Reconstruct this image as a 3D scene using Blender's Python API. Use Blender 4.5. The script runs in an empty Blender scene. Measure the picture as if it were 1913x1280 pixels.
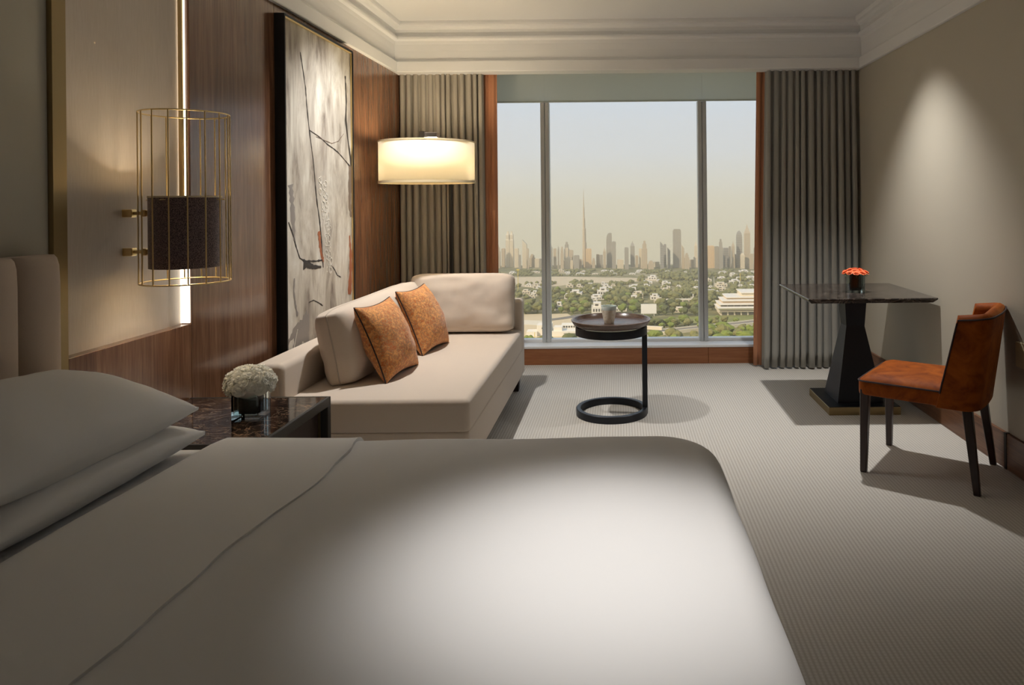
import bpy, bmesh, math, random
from mathutils import Vector, Matrix, noise as mnoise

sc = bpy.context.scene
COL = sc.collection
PI = math.pi
rnd = random.Random(11)

# ------------------------------------------------------------------ camera
F, CX, CY, ROLL, CAMZ = 1320.0, 1156.0, 377.0, 0.0095, 1.32
cam_data = bpy.data.cameras.new('camera')
cam = bpy.data.objects.new('camera', cam_data)
COL.objects.link(cam)
cam.location = (0, 0, CAMZ)
cam.rotation_euler = (Matrix.Rotation(PI / 2, 3, 'X') @ Matrix.Rotation(-ROLL, 3, 'Z')).to_euler()
cam_data.sensor_width = 36.0
cam_data.lens = F / 1913.0 * 36.0
cam_data.shift_x = (956.5 - CX) / 1913.0
cam_data.shift_y = -(640.0 - CY) / 1913.0
cam_data.clip_start = 0.05
cam_data.clip_end = 5000
sc.camera = cam

# ------------------------------------------------------------------ world (hazy sky seen through the window)
world = bpy.data.worlds.new('world')
sc.world = world
world.use_nodes = True
nt = world.node_tree
nt.nodes.clear()
w_out = nt.nodes.new('ShaderNodeOutputWorld')
w_bg = nt.nodes.new('ShaderNodeBackground')
w_tc = nt.nodes.new('ShaderNodeTexCoord')
w_sep = nt.nodes.new('ShaderNodeSeparateXYZ')
w_map = nt.nodes.new('ShaderNodeMapRange')
w_ramp = nt.nodes.new('ShaderNodeValToRGB')
nt.links.new(w_tc.outputs['Generated'], w_sep.inputs[0])
nt.links.new(w_sep.outputs['Z'], w_map.inputs['Value'])
w_map.inputs['From Min'].default_value = -0.2
w_map.inputs['From Max'].default_value = 0.8
nt.links.new(w_map.outputs[0], w_ramp.inputs[0])
els = w_ramp.color_ramp.elements
sky_stops = [(-0.2, (.60, .49, .29)), (-0.06, (.63, .53, .325)), (0.0, (.65, .575, .40)), (0.03, (.65, .605, .48)),
             (0.07, (.61, .62, .585)), (0.14, (.53, .59, .63)), (0.45, (.42, .50, .60)), (0.8, (.36, .46, .60))]
while len(els) < len(sky_stops):
    els.new(0.5)
for e, (z, c) in zip(els, sky_stops):
    e.position = z + 0.2
    e.color = (*c, 1)
nt.links.new(w_ramp.outputs[0], w_bg.inputs[0])
w_bg.inputs[1].default_value = 1.06
nt.links.new(w_bg.outputs[0], w_out.inputs[0])

# ------------------------------------------------------------------ sun (low and warm, from behind the left of the room)
sun_data = bpy.data.lights.new('sun_offscreen', 'SUN')
sun_data.energy = 4.0
sun_data.color = (1.0, 0.78, 0.50)
sun_data.angle = 0.01
sun = bpy.data.objects.new('sun_offscreen', sun_data)
COL.objects.link(sun)
sun.rotation_euler = Vector((-0.62, -0.55, 0.55)).to_track_quat('Z', 'Y').to_euler()

# ------------------------------------------------------------------ exposure and lamp strengths
sc.view_settings.view_transform = 'Standard'
sc.view_settings.look = 'None'
sc.view_settings.exposure = 0.38
sc.view_settings.gamma = 1.0
sc.view_settings.use_curve_mapping = False
E_DESK, E_SOFA, E_BED, E_LAMP, E_SCONCE, E_LED = 140, 135, 135, 16, 7.0, 1.5

# ================================================================== helpers
MATS = {}


def principled(name, col, rough=.6, metal=0.0, **kw):
    m = bpy.data.materials.new(name)
    m.use_nodes = True
    p = m.node_tree.nodes['Principled BSDF']
    p.inputs['Base Color'].default_value = (*col, 1)
    p.inputs['Roughness'].default_value = rough
    p.inputs['Metallic'].default_value = metal
    for k, v in kw.items():
        p.inputs[k].default_value = v
    MATS[name] = m
    return m


def nodes_of(m):
    t = m.node_tree
    return t, t.nodes['Principled BSDF'], t.nodes.new, t.links.new


def coords(m, scale=(1, 1, 1), rot=(0, 0, 0), src='Object'):
    t, p, N, L = nodes_of(m)
    tc = N('ShaderNodeTexCoord')
    mp = N('ShaderNodeMapping')
    mp.inputs['Scale'].default_value = scale
    mp.inputs['Rotation'].default_value = rot
    L(tc.outputs[src], mp.inputs['Vector'])
    return mp.outputs['Vector']


def ramp(m, fac, stops):
    t, p, N, L = nodes_of(m)
    r = N('ShaderNodeValToRGB')
    e = r.color_ramp.elements
    while len(e) < len(stops):
        e.new(.5)
    for a, (pos, c) in zip(e, stops):
        a.position = pos
        a.color = (*c, 1)
    L(fac, r.inputs[0])
    return r.outputs[0]


def noise(m, vec, scale, detail=4, rough=.55, dist=0.0):
    t, p, N, L = nodes_of(m)
    n = N('ShaderNodeTexNoise')
    n.inputs['Scale'].default_value = scale
    n.inputs['Detail'].default_value = detail
    n.inputs['Roughness'].default_value = rough
    n.inputs['Distortion'].default_value = dist
    L(vec, n.inputs['Vector'])
    return n.outputs['Fac']


def bump(m, height, strength, dist=.002):
    t, p, N, L = nodes_of(m)
    b = N('ShaderNodeBump')
    b.inputs['Strength'].default_value = strength
    b.inputs['Distance'].default_value = dist
    L(height, b.inputs['Height'])
    L(b.outputs[0], p.inputs['Normal'])


def base(m, col):
    t, p, N, L = nodes_of(m)
    L(col, p.inputs['Base Color'])


def fabric(name, col, var=.06, rough=.9, scale=900, bstr=.25, sheen=.2):
    m = principled(name, col, rough)
    p = m.node_tree.nodes['Principled BSDF']
    p.inputs['Sheen Weight'].default_value = sheen
    p.inputs['Specular IOR Level'].default_value = .2
    v = coords(m)
    n = noise(m, v, scale, 2)
    c0 = tuple(max(0, x * (1 - var)) for x in col)
    c1 = tuple(min(1, x * (1 + var)) for x in col)
    base(m, ramp(m, n, [(.3, c0), (.7, c1)]))
    bump(m, n, bstr, .0006)
    return m


def wood(name, dark, mid, light, rough=.38, axis='Z', scale=1.0, coat=.0):
    m = principled(name, mid, rough)
    s = {'Z': (16 * scale, 16 * scale, .8 * scale), 'X': (.8 * scale, 16 * scale, 16 * scale), 'Y': (16 * scale, .8 * scale, 16 * scale)}[axis]
    v = coords(m, s)
    n1 = noise(m, v, 2.2, 8, .62, .9)
    s2 = tuple(x * 7 for x in s)
    v2 = coords(m, s2)
    n2 = noise(m, v2, 1.6, 3, .6)
    t, p, N, L = nodes_of(m)
    mix = N('ShaderNodeMix')
    mix.data_type = 'FLOAT'
    mix.inputs[0].default_value = .35
    L(n1, mix.inputs[2])
    L(n2, mix.inputs[3])
    base(m, ramp(m, mix.outputs[0], [(.30, dark), (.5, mid), (.70, light)]))
    bump(m, mix.outputs[0], .06, .001)
    p.inputs['Coat Weight'].default_value = coat
    return m


def glassy(name, tint=(.96, .98, .97), refl=1.0):
    m = bpy.data.materials.new(name)
    m.use_nodes = True
    t = m.node_tree
    t.nodes.clear()
    N, L = t.nodes.new, t.links.new
    o = N('ShaderNodeOutputMaterial')
    mx = N('ShaderNodeMixShader')
    tr = N('ShaderNodeBsdfTransparent')
    gl = N('ShaderNodeBsdfGlossy')
    fr = N('ShaderNodeFresnel')
    mu = N('ShaderNodeMath')
    mu.operation = 'MULTIPLY'
    mu.inputs[1].default_value = refl
    fr.inputs['IOR'].default_value = 1.45
    tr.inputs[0].default_value = (*tint, 1)
    gl.inputs['Roughness'].default_value = .02
    L(fr.outputs[0], mu.inputs[0])
    L(mu.outputs[0], mx.inputs[0])
    L(tr.outputs[0], mx.inputs[1])
    L(gl.outputs[0], mx.inputs[2])
    L(mx.outputs[0], o.inputs[0])
    MATS[name] = m
    return m


def emissive(name, col, strength):
    m = principled(name, col, .5)
    p = m.node_tree.nodes['Principled BSDF']
    p.inputs['Emission Color'].default_value = (*col, 1)
    p.inputs['Emission Strength'].default_value = strength
    return m


# ---- mesh helpers: everything is drawn in world coordinates, parents keep an inverse
PM = {}


def tag(o, label=None, cat=None, group=None, kind=None):
    if label:
        o['label'] = label
    if cat:
        o['category'] = cat
    if group:
        o['group'] = group
    if kind:
        o['kind'] = kind
    return o


def thing(name, label, cat, loc, group=None, kind=None):
    o = bpy.data.objects.new(name, None)
    o.empty_display_size = .05
    COL.objects.link(o)
    o.location = loc
    PM[o.name] = Matrix.Translation(loc)
    return tag(o, label, cat, group, kind)


def put(name, bm, mat, parent=None, smooth=False, sharp=None):
    me = bpy.data.meshes.new(name)
    bmesh.ops.recalc_face_normals(bm, faces=bm.faces)
    bm.to_mesh(me)
    bm.free()
    if smooth:
        for p in me.polygons:
            p.use_smooth = True
        if sharp:
            me.set_sharp_from_angle(angle=sharp)
    o = bpy.data.objects.new(name, me)
    COL.objects.link(o)
    if mat:
        me.materials.append(MATS[mat] if isinstance(mat, str) else mat)
    if parent:
        o.parent = parent
        if parent.name in PM:
            o.matrix_parent_inverse = PM[parent.name].inverted()
    return o


def bx(bm, x0, x1, y0, y1, z0, z1, bev=0.0, seg=2, M=None):
    r = bmesh.ops.create_cube(bm, size=1)
    vs = r['verts']
    for v in vs:
        v.co = Vector(((x0 + x1) / 2 + v.co.x * (x1 - x0), (y0 + y1) / 2 + v.co.y * (y1 - y0), (z0 + z1) / 2 + v.co.z * (z1 - z0)))
    if bev > 0:
        es = list({e for v in vs for e in v.link_edges})
        g = bmesh.ops.bevel(bm, geom=es, offset=bev, segments=seg, profile=.5, affect='EDGES')
        vs = list({v for f in g['faces'] for v in f.verts} | {v for v in vs if v.is_valid})
    if M:
        bmesh.ops.transform(bm, matrix=M, verts=[v for v in vs if v.is_valid])
    return bm


def box(name, x0, x1, y0, y1, z0, z1, mat, parent=None, bev=0.0, seg=2, M=None):
    bm = bmesh.new()
    bx(bm, x0, x1, y0, y1, z0, z1, bev, seg, M)
    return put(name, bm, mat, parent, smooth=bev > 0, sharp=math.radians(35) if bev > 0 else None)


def tube_bm(bm, pts, r, n=8, closed=False, caps=True):
    """swept round tube; r may be a list"""
    pts = [Vector(p) for p in pts]
    k = len(pts)
    rings = []
    up = Vector((0, 0, 1))
    for i, p in enumerate(pts):
        a = pts[(i - 1) % k] if (closed or i > 0) else p
        b = pts[(i + 1) % k] if (closed or i < k - 1) else p
        d = (b - a).normalized()
        ref = up if abs(d.dot(up)) < .95 else Vector((1, 0, 0))
        s = d.cross(ref).normalized()
        t = s.cross(d).normalized()
        rr = r[i] if isinstance(r, (list, tuple)) else r
        rings.append([bm.verts.new(p + s * math.cos(2 * PI * j / n) * rr + t * math.sin(2 * PI * j / n) * rr) for j in range(n)])
    m = k if closed else k - 1
    for i in range(m):
        A, B = rings[i], rings[(i + 1) % k]
        for j in range(n):
            bm.faces.new((A[j], A[(j + 1) % n], B[(j + 1) % n], B[j]))
    if caps and not closed:
        bm.faces.new(rings[0])
        bm.faces.new(list(reversed(rings[-1])))
    return bm


def tube(name, pts, r, mat, parent=None, n=8, closed=False):
    bm = bmesh.new()
    tube_bm(bm, pts, r, n, closed)
    return put(name, bm, mat, parent, smooth=True, sharp=math.radians(50))


def lathe_bm(bm, prof, c, n=48, a0=0, a1=2 * PI):
    full = abs(a1 - a0 - 2 * PI) < 1e-6
    cols = n if full else n + 1
    rings = []
    for (r, z) in prof:
        if r < 1e-6:
            rings.append([bm.verts.new((c[0], c[1], c[2] + z))])
        else:
            rings.append([bm.verts.new((c[0] + r * math.cos(a0 + (a1 - a0) * j / n), c[1] + r * math.sin(a0 + (a1 - a0) * j / n), c[2] + z)) for j in range(cols)])
    for A, B in zip(rings, rings[1:]):
        for j in range(n):
            j2 = (j + 1) % cols
            if len(A) == 1 and len(B) == 1:
                continue
            if len(A) == 1:
                bm.faces.new((A[0], B[j2], B[j]))
            elif len(B) == 1:
                bm.faces.new((A[j], A[j2], B[0]))
            else:
                bm.faces.new((A[j], A[j2], B[j2], B[j]))
    return bm


def lathe(name, prof, c, mat, parent=None, n=48, sharp=35):
    bm = bmesh.new()
    lathe_bm(bm, prof, c, n)
    return put(name, bm, mat, parent, smooth=True, sharp=math.radians(sharp))


def grid_bm(bm, rows, close_u=False):
    vs = [[bm.verts.new(p) for p in r] for r in rows]
    for A, B in zip(vs, vs[1:]):
        n = len(A)
        for j in range(n if close_u else n - 1):
            bm.faces.new((A[j], A[(j + 1) % n], B[(j + 1) % n], B[j]))
    return vs


def copy_tree(o, loc=None, parent=None):
    c = o.copy()
    COL.objects.link(c)
    if parent:
        c.parent = parent
    if loc is not None:
        c.location = loc
    for ch in list(o.children):
        copy_tree(ch, None, c)
    return c


def rrect(x0, x1, y0, y1, r, nc=8, ne=10):
    """rounded rectangle outline, ccw, constant vertex count"""
    hx, hy = (x1 - x0) / 2, (y1 - y0) / 2
    r = max(1e-4, min(r, hx, hy))
    pts = []
    cs = [(x1 - r, y0 + r, -PI / 2), (x1 - r, y1 - r, 0), (x0 + r, y1 - r, PI / 2), (x0 + r, y0 + r, PI)]
    for k in range(4):
        cx, cy, a = cs[k]
        arc = [(cx + r * math.cos(a + PI / 2 * i / nc), cy + r * math.sin(a + PI / 2 * i / nc)) for i in range(nc + 1)]
        pts += arc
        nx, ny, na = cs[(k + 1) % 4]
        e = (nx + r * math.cos(na), ny + r * math.sin(na))
        s = arc[-1]
        pts += [(s[0] + (e[0] - s[0]) * i / ne, s[1] + (e[1] - s[1]) * i / ne) for i in range(1, ne)]
    return pts


def soft_block(name, x0, x1, y0, y1, z0, z1, rc, re, mat, parent, crown=.0, wob=0.0, seed=0, bottom_round=True):
    """upholstered block: rounded plan corners rc, rounded top edge re, slightly crowned top"""
    bm = bmesh.new()
    rows = []
    levels = []
    if bottom_round:
        levels += [(re * .4 * (1 - math.sin(a)), z0 + re * .4 * (1 - math.cos(a))) for a in [0, PI / 4, PI / 2]]
        levels = [(re * .4, z0), (re * .1, z0 + re * .12), (0, z0 + re * .4)]
    else:
        levels = [(0, z0)]
    for t in (.25, .5, .75):
        levels.append((0, z0 + (z1 - re - z0) * t))
    for i in range(7):
        a = PI / 2 * i / 6
        levels.append((re * (1 - math.cos(a)), z1 - re + re * math.sin(a)))
    hm = min(x1 - x0, y1 - y0) / 2
    for i in range(1, 9):
        t = i / 8
        ins = re + (hm - re) * t * .999
        levels.append((ins, z1 + crown * math.sin(PI / 2 * t)))
    for ins, z in levels:
        pl = rrect(x0 + ins, x1 - ins, y0 + ins, y1 - ins, max(rc - ins * .6, .004))
        rows.append([Vector((x, y, z)) for x, y in pl])
    if wob:
        for r in rows:
            for p in r:
                nz = mnoise.noise_vector(Vector((p.x * 3.1 + seed, p.y * 3.1, p.z * 3.1)))
                p += nz * wob
    vs = grid_bm(bm, rows, True)
    bm.faces.new(list(reversed(vs[0])))
    bm.faces.new(vs[-1])
    return put(name, bm, mat, parent, smooth=True, sharp=math.radians(60))


def pillow(name, w, h, t, mat, parent, M, pinch=.06, edge=.004, power=2.2, wob=.004, seed=0, n=26, sag=0.0, droop=0.0, corner=0.0):
    """stuffed cushion: w along local x, h along local y, thickness t along local z"""
    bm = bmesh.new()
    front, back = [], []
    for i in range(n + 1):
        u = -1 + 2 * i / n
        u = math.sin(u * PI / 2) * .5 + u * .5
        rf, rb = [], []
        for j in range(n + 1):
            v = -1 + 2 * j / n
            v = math.sin(v * PI / 2) * .5 + v * .5
            x = u * (1 - pinch * (1 - v * v)) * w / 2
            y = v * (1 - pinch * (1 - u * u)) * h / 2
            cf = 1 - corner * (abs(u) * abs(v)) ** 8
            x *= 1 - (1 - cf) * h / max(w, h)
            y *= cf
            k = max(0, (1 - abs(u) ** power)) * max(0, (1 - abs(v) ** power))
            z = edge / 2 + (t - edge) / 2 * k ** .5
            nz = mnoise.noise(Vector((x * 7 + seed * 3.3, y * 7, seed))) + .5 * mnoise.noise(Vector((x * 17 + seed * 3.3, y * 17, seed)))
            bend = -sag * (1 - v) * .5 * (1 - u * u) - droop * (u * u)
            k2 = min(1, k * 3)
            rf.append(M @ Vector((x, y, z + nz * wob * k2 + bend)))
            rb.append(M @ Vector((x, y, -z + nz * wob * k2 + bend)))
        front.append(rf)
        back.append(rb)
    F_ = grid_bm(bm, front)
    B_ = grid_bm(bm, [list(reversed(r)) for r in back])
    B_ = [list(reversed(r)) for r in B_]
    rim = [(0, j) for j in range(n + 1)] + [(i, n) for i in range(1, n + 1)] + [(n, j) for j in range(n - 1, -1, -1)] + [(i, 0) for i in range(n - 1, 0, -1)]
    for a, b in zip(rim, rim[1:] + rim[:1]):
        bm.faces.new((F_[a[0]][a[1]], F_[b[0]][b[1]], B_[b[0]][b[1]], B_[a[0]][a[1]]))
    rim_pts = [(F_[a[0]][a[1]].co + B_[a[0]][a[1]].co) / 2 for a in rim]
    return put(name, bm, mat, parent, smooth=True, sharp=math.radians(80)), rim_pts


def frame(o, xdir, ydir):
    x = Vector(xdir).normalized()
    y = Vector(ydir)
    y = (y - x * y.dot(x)).normalized()
    z = x.cross(y)
    M = Matrix(((x.x, y.x, z.x, o[0]), (x.y, y.y, z.y, o[1]), (x.z, y.z, z.z, o[2]), (0, 0, 0, 1)))
    return M


# pixel of the photograph -> direction / point (x', y' with the camera roll taken out)
def unroll(px, py):
    return px - ROLL * (py - CY), py + ROLL * (px - CX)


def at_z(px, py, z):
    x, y = unroll(px, py)
    Y = (CAMZ - z) * F / (y - CY)
    return Vector(((x - CX) / F * Y, Y, z))


def at_y(px, py, Y):
    x, y = unroll(px, py)
    return Vector(((x - CX) / F * Y, Y, CAMZ - (y - CY) / F * Y))


def at_x(px, py, X):
    x, y = unroll(px, py)
    Y = X * F / (x - CX)
    return Vector((X, Y, CAMZ - (y - CY) / F * Y))


# ================================================================== materials
m = principled('ceiling_paint', (.84, .845, .85), .7)
principled('trim_paint', (.84, .845, .85), .55)
m = principled('wallpaper', (.53, .49, .405), .62)
v = coords(m, (60, 60, 4))
bump(m, noise(m, v, 12, 3), .08, .001)
m = principled('fabric_panel', (.62, .575, .51), .55)
v = coords(m, (220, 220, 6))
n_ = noise(m, v, 3, 3)
base(m, ramp(m, n_, [(.3, (.56, .495, .43)), (.7, (.64, .575, .51))]))
bump(m, n_, .1, .0008)
m = principled('headboard_wall', (.50, .475, .40), .75)
fabric('headboard_fabric', (.60, .49, .40), .04, .8, 700)
wood('walnut', (.080, .034, .018), (.168, .078, .041), (.28, .145, .08), .20, 'Z', .8)
MATS['walnut'].node_tree.nodes['Principled BSDF'].inputs['Specular IOR Level'].default_value = .85
wood('walnut_y', (.085, .036, .018), (.17, .078, .040), (.27, .14, .08), .4, 'Y', 1.0)
wood('walnut_x', (.22, .08, .03), (.32, .125, .05), (.40, .17, .075), .42, 'X', 1.0)
wood('tray_wood', (.075, .045, .034), (.12, .076, .056), (.18, .12, .09), .22, 'X', 1.4)
wood('dark_wood', (.018, .008, .006), (.028, .012, .009), (.045, .02, .014), .35, 'Z', 1.5)
principled('brass', (.82, .64, .33), .3, 1.0)
principled('brass_dull', (.36, .275, .145), .45, 1.0)
principled('black_metal', (.022, .024, .030), .42, .6)
principled('black_frame', (.006, .006, .006), .6)
principled('chrome', (.7, .72, .75), .15, 1.0)
principled('bronze', (.05, .045, .04), .4, .7)
principled('black_lacquer', (.008, .008, .010), .35)
principled('frame_paint', (.60, .63, .64), .4)
principled('header_paint', (.62, .63, .60), .5)
m = bpy.data.materials.new('blind_cloth')
m.use_nodes = True
t_ = m.node_tree
t_.nodes.clear()
o_ = t_.nodes.new('ShaderNodeOutputMaterial')
mx = t_.nodes.new('ShaderNodeMixShader')
d_ = t_.nodes.new('ShaderNodeBsdfDiffuse')
tr = t_.nodes.new('ShaderNodeBsdfTranslucent')
d_.inputs[0].default_value = (.66, .66, .62, 1)
tr.inputs[0].default_value = (.80, .81, .76, 1)
mx.inputs[0].default_value = .72
t_.links.new(d_.outputs[0], mx.inputs[1])
t_.links.new(tr.outputs[0], mx.inputs[2])
t_.links.new(mx.outputs[0], o_.inputs[0])
MATS['blind_cloth'] = m
principled('sill_paint', (.90, .91, .92), .4)
glassy('window_glass', (.97, .975, .97), .35)
glassy('vase_glass', (.86, .93, .92), 1.0)
principled('black_liner', (.004, .005, .006), .25)
principled('gold_plate', (.72, .63, .40), .45, .0)

# carpet: fine ribs running towards the window, looped across
m = principled('carpet', (.50, .475, .43), .95)
t_, p_, N_, L_ = nodes_of(m)
p_.inputs['Specular IOR Level'].default_value = .1
vec = coords(m)
w1 = N_('ShaderNodeTexWave')
w1.wave_type = 'BANDS'
w1.bands_direction = 'X'
w1.wave_profile = 'SIN'
w1.inputs['Scale'].default_value = 1 / .016 / (20 / (2 * PI)) * 1.0
w1.inputs['Distortion'].default_value = .6
w1.inputs['Detail'].default_value = 2
w1.inputs['Detail Scale'].default_value = 6
L_(vec, w1.inputs['Vector'])
w2 = N_('ShaderNodeTexWave')
w2.bands_direction = 'Y'
w2.inputs['Scale'].default_value = 1 / .013 / (20 / (2 * PI))
w2.inputs['Distortion'].default_value = 1.2
w2.inputs['Detail'].default_value = 2
L_(vec, w2.inputs['Vector'])
mx = N_('ShaderNodeMath')
mx.operation = 'MULTIPLY'
L_(w1.outputs['Fac'], mx.inputs[0])
ad = N_('ShaderNodeMath')
ad.operation = 'MULTIPLY_ADD'
ad.inputs[1].default_value = .5
ad.inputs[2].default_value = .5
L_(w2.outputs['Fac'], ad.inputs[0])
L_(ad.outputs[0], mx.inputs[1])
nz_ = noise(m, vec, 260, 3, .7)
nm_ = N_('ShaderNodeMix')
nm_.data_type = 'FLOAT'
nm_.inputs[0].default_value = .42
L_(mx.outputs[0], nm_.inputs[2])
L_(nz_, nm_.inputs[3])
base(m, ramp(m, nm_.outputs[0], [(.12, (.425, .395, .35)), (.45, (.55, .525, .485)), (.85, (.635, .615, .575))]))
bump(m, mx.outputs[0], .35, .002)

# white bed linen
m = principled('linen', (.76, .75, .745), .85)
m.node_tree.nodes['Principled BSDF'].inputs['Sheen Weight'].default_value = .1
v = coords(m)
bump(m, noise(m, v, 5, 3), .05, .02)
m = principled('linen_sheet', (.79, .785, .785), .75)
v = coords(m)
bump(m, noise(m, v, 7, 4), .08, .02)
principled('mattress_cloth', (.72, .71, .70), .9)
fabric('bed_base', (.35, .30, .25), .05)

fabric('sofa_fabric', (.65, .555, .465), .05, .9, 800, .2)
fabric('sofa_piping', (.52, .45, .38), .05)
# patterned orange throw pillows
m = fabric('pillow_orange', (.62, .28, .09), .1, .8)
t_, p_, N_, L_ = nodes_of(m)
v = coords(m, (1, 1, 1))
n1 = noise(m, v, 24, 6, .7, 1.6)
n2 = noise(m, v, 75, 3, .6, .8)
mm = N_('ShaderNodeMix')
mm.data_type = 'FLOAT'
mm.inputs[0].default_value = .5
L_(n1, mm.inputs[2])
L_(n2, mm.inputs[3])
base(m, ramp(m, mm.outputs[0], [(.36, (.32, .085, .03)), (.44, (.64, .20, .05)), (.49, (.38, .22, .11)), (.53, (.74, .31, .09)), (.62, (.80, .40, .14))]))
principled('pillow_piping', (.035, .02, .018), .7)

# velvet chair
m = principled('velvet', (.40, .105, .016), .62)
p_ = m.node_tree.nodes['Principled BSDF']
p_.inputs['Sheen Weight'].default_value = .14
p_.inputs['Specular IOR Level'].default_value = .15
p_.inputs['Sheen Tint'].default_value = (1.0, .45, .12, 1)
p_.inputs['Sheen Roughness'].default_value = .35
v = coords(m)
n_ = noise(m, v, 9, 5, .6, 1.2)
base(m, ramp(m, n_, [(.30, (.16, .030, .003)), (.5, (.31, .070, .005)), (.70, (.42, .105, .008))]))
principled('velvet_piping', (.035, .016, .016), .6)

# curtains
fabric('drape_taupe', (.40, .365, .31), .05, .9, 600)
fabric('drape_grey', (.375, .365, .33), .05, .9, 600)
m = fabric('drape_rust', (.52, .235, .125), .04, .75, 600)
# lamp shade
m = bpy.data.materials.new('lamp_shade')
m.use_nodes = True
t_ = m.node_tree
t_.nodes.clear()
o_ = t_.nodes.new('ShaderNodeOutputMaterial')
mx = t_.nodes.new('ShaderNodeMixShader')
d_ = t_.nodes.new('ShaderNodeBsdfDiffuse')
tr = t_.nodes.new('ShaderNodeBsdfTranslucent')
d_.inputs[0].default_value = (.84, .78, .66, 1)
tr.inputs[0].default_value = (.92, .88, .76, 1)
mx.inputs[0].default_value = .36
t_.links.new(d_.outputs[0], mx.inputs[1])
t_.links.new(tr.outputs[0], mx.inputs[2])
t_.links.new(mx.outputs[0], o_.inputs[0])
MATS['lamp_shade'] = m
fabric('shade_band', (.72, .60, .38), .05)
emissive('bulb', (1.0, .86, .62), 6)
emissive('led', (1.0, .93, .80), E_LED)
emissive('lens', (1.0, .93, .84), 1.5)
# dark woven sconce shade
m = principled('sconce_shade', (.06, .038, .042), .7)
v = coords(m)
n_ = noise(m, v, 330, 2, .5)
base(m, ramp(m, n_, [(.40, (.035, .020, .024)), (.60, (.24, .165, .165))]))
m.node_tree.nodes['Principled BSDF'].inputs['Sheen Weight'].default_value = .3
principled('shade_lining', (.78, .68, .50), .6)


def marble(name, basec, vein, vein2, rough=.08):
    m = principled(name, basec, rough)
    t, p, N, L = nodes_of(m)
    v = coords(m, (1, 1.6, 1), (0, 0, .5))
    a = noise(m, v, 5.0, 9, .62, 2.4)
    b = noise(m, v, 11, 7, .6, 3.0)
    ca = ramp(m, a, [(.0, basec), (.47, basec), (.50, vein), (.53, basec), (1, basec)])
    cb = ramp(m, b, [(.0, (0, 0, 0)), (.58, (0, 0, 0)), (.66, vein2), (.70, (0, 0, 0))])
    mx = N('ShaderNodeMix')
    mx.data_type = 'RGBA'
    mx.blend_type = 'ADD'
    mx.inputs[0].default_value = 1
    L(ca, mx.inputs[6])
    L(cb, mx.inputs[7])
    base(m, mx.outputs[2])
    return m


marble('marble_brown', (.026, .017, .014), (.20, .13, .085), (.16, .095, .05), .06)
marble('marble_dark', (.030, .024, .021), (.15, .12, .10), (.07, .055, .045), .1)

# ================================================================== room shell
XL, XR, YB, ZC = -1.726, 1.89, 5.75, 2.72
XO, YN = -1.90, -1.9
fl = tag(box('floor', XO, XR + .1, YN, 5.98, -.12, 0, 'carpet'), 'pale beige ribbed loop carpet covering the floor', 'floor', kind='structure')
ce = tag(box('ceiling', XO - .1, XR + .2, YN - .1, 6.1, ZC, ZC + .12, 'ceiling_paint'), 'plain white tray ceiling above the room', 'ceiling', kind='structure')
wr = tag(box('wall_right', XR, XR + .12, YN, 5.98, 0, ZC + .02, 'wallpaper'), 'plain warm beige papered wall behind the velvet chair', 'wall', kind='structure')
wn = tag(box('wall_front', XO, XR, YN - .1, YN, 0, ZC + .02, 'wallpaper'), 'plain beige wall facing the window', 'wall', kind='structure')
# window wall: piers, dado under the sill and lintel
bm = bmesh.new()
bx(bm, XO, -1.13, YB, 6.02, 0, ZC + .02)
bx(bm, 1.30, XR + .01, YB, 6.02, 0, ZC + .02)
bx(bm, -1.13, 1.30, YB + .012, 6.02, 0, .135)
bx(bm, -1.13, 1.30, YB + .12, 6.02, 2.50, ZC + .02)
wb = tag(put('wall_back', bm, 'header_paint'), 'narrow painted window wall around the wide city window', 'wall', kind='structure')

# left wall: core with wood panelling, lit niche and fabric panel
wl = tag(box('wall_left', XO - .1, -1.80, YN, 6.0, 0, ZC + .02, 'walnut'), 'walnut panelled wall with a lit fabric niche behind the sconce', 'wall', kind='structure')
box('wood_panel', -1.80, XL, 2.212, 2.845, 0, .845, 'walnut', wl, .0015, 1)
box('wood_panel', -1.80, XL, 2.848, 3.551, 0, 2.345, 'walnut', wl, .0015, 1)
box('wood_panel', -1.80, XL, 3.554, 4.474, 0, 2.345, 'walnut', wl, .0015, 1)
box('wood_panel', -1.80, XL, 4.477, 5.75, 0, 2.345, 'walnut', wl, .0015, 1)
box('fabric_panel', -1.81, -1.766, 2.200, 2.85, .845, 2.345, 'fabric_panel', wl)
box('fabric_panel', -1.80, -1.742, YN, 2.156, 0, 2.345, 'headboard_wall', wl)
box('brass_strip', -1.80, -1.726, 2.157, 2.211, 0, 2.345, 'brass_dull', wl)
box('light_strip', -1.764, -1.742, 2.838, 2.846, .849, 2.335, 'led', wl)
box('light_strip', -1.742, -1.730, 2.838, 2.846, .849, 1.30, 'led', wl)
box('brass_cover', -1.760, -1.744, 2.826, 2.840, 1.30, 2.335, 'brass', wl, .003, 2)

# crown mouldings with mitred corners
ROOM = [(XL, YN), (XL, 5.47), (XR, 5.47), (XR, YN)]
crown_prof = [(-.12, 2.335), (.022, 2.335), (.026, 2.34), (.026, 2.415), (.022, 2.42), (.006, 2.424), (.003, 2.44), (.002, 2.50),
              (.005, 2.55), (.012, 2.575), (.03, 2.585), (.034, 2.592), (.034, 2.604), (.030, 2.611), (.014, 2.616), (.012, 2.64), (.016, 2.662),
              (.03, 2.668), (.045, 2.682), (.062, 2.688), (.066, 2.70), (.066, ZC + .01), (-.12, ZC + .01)]


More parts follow.
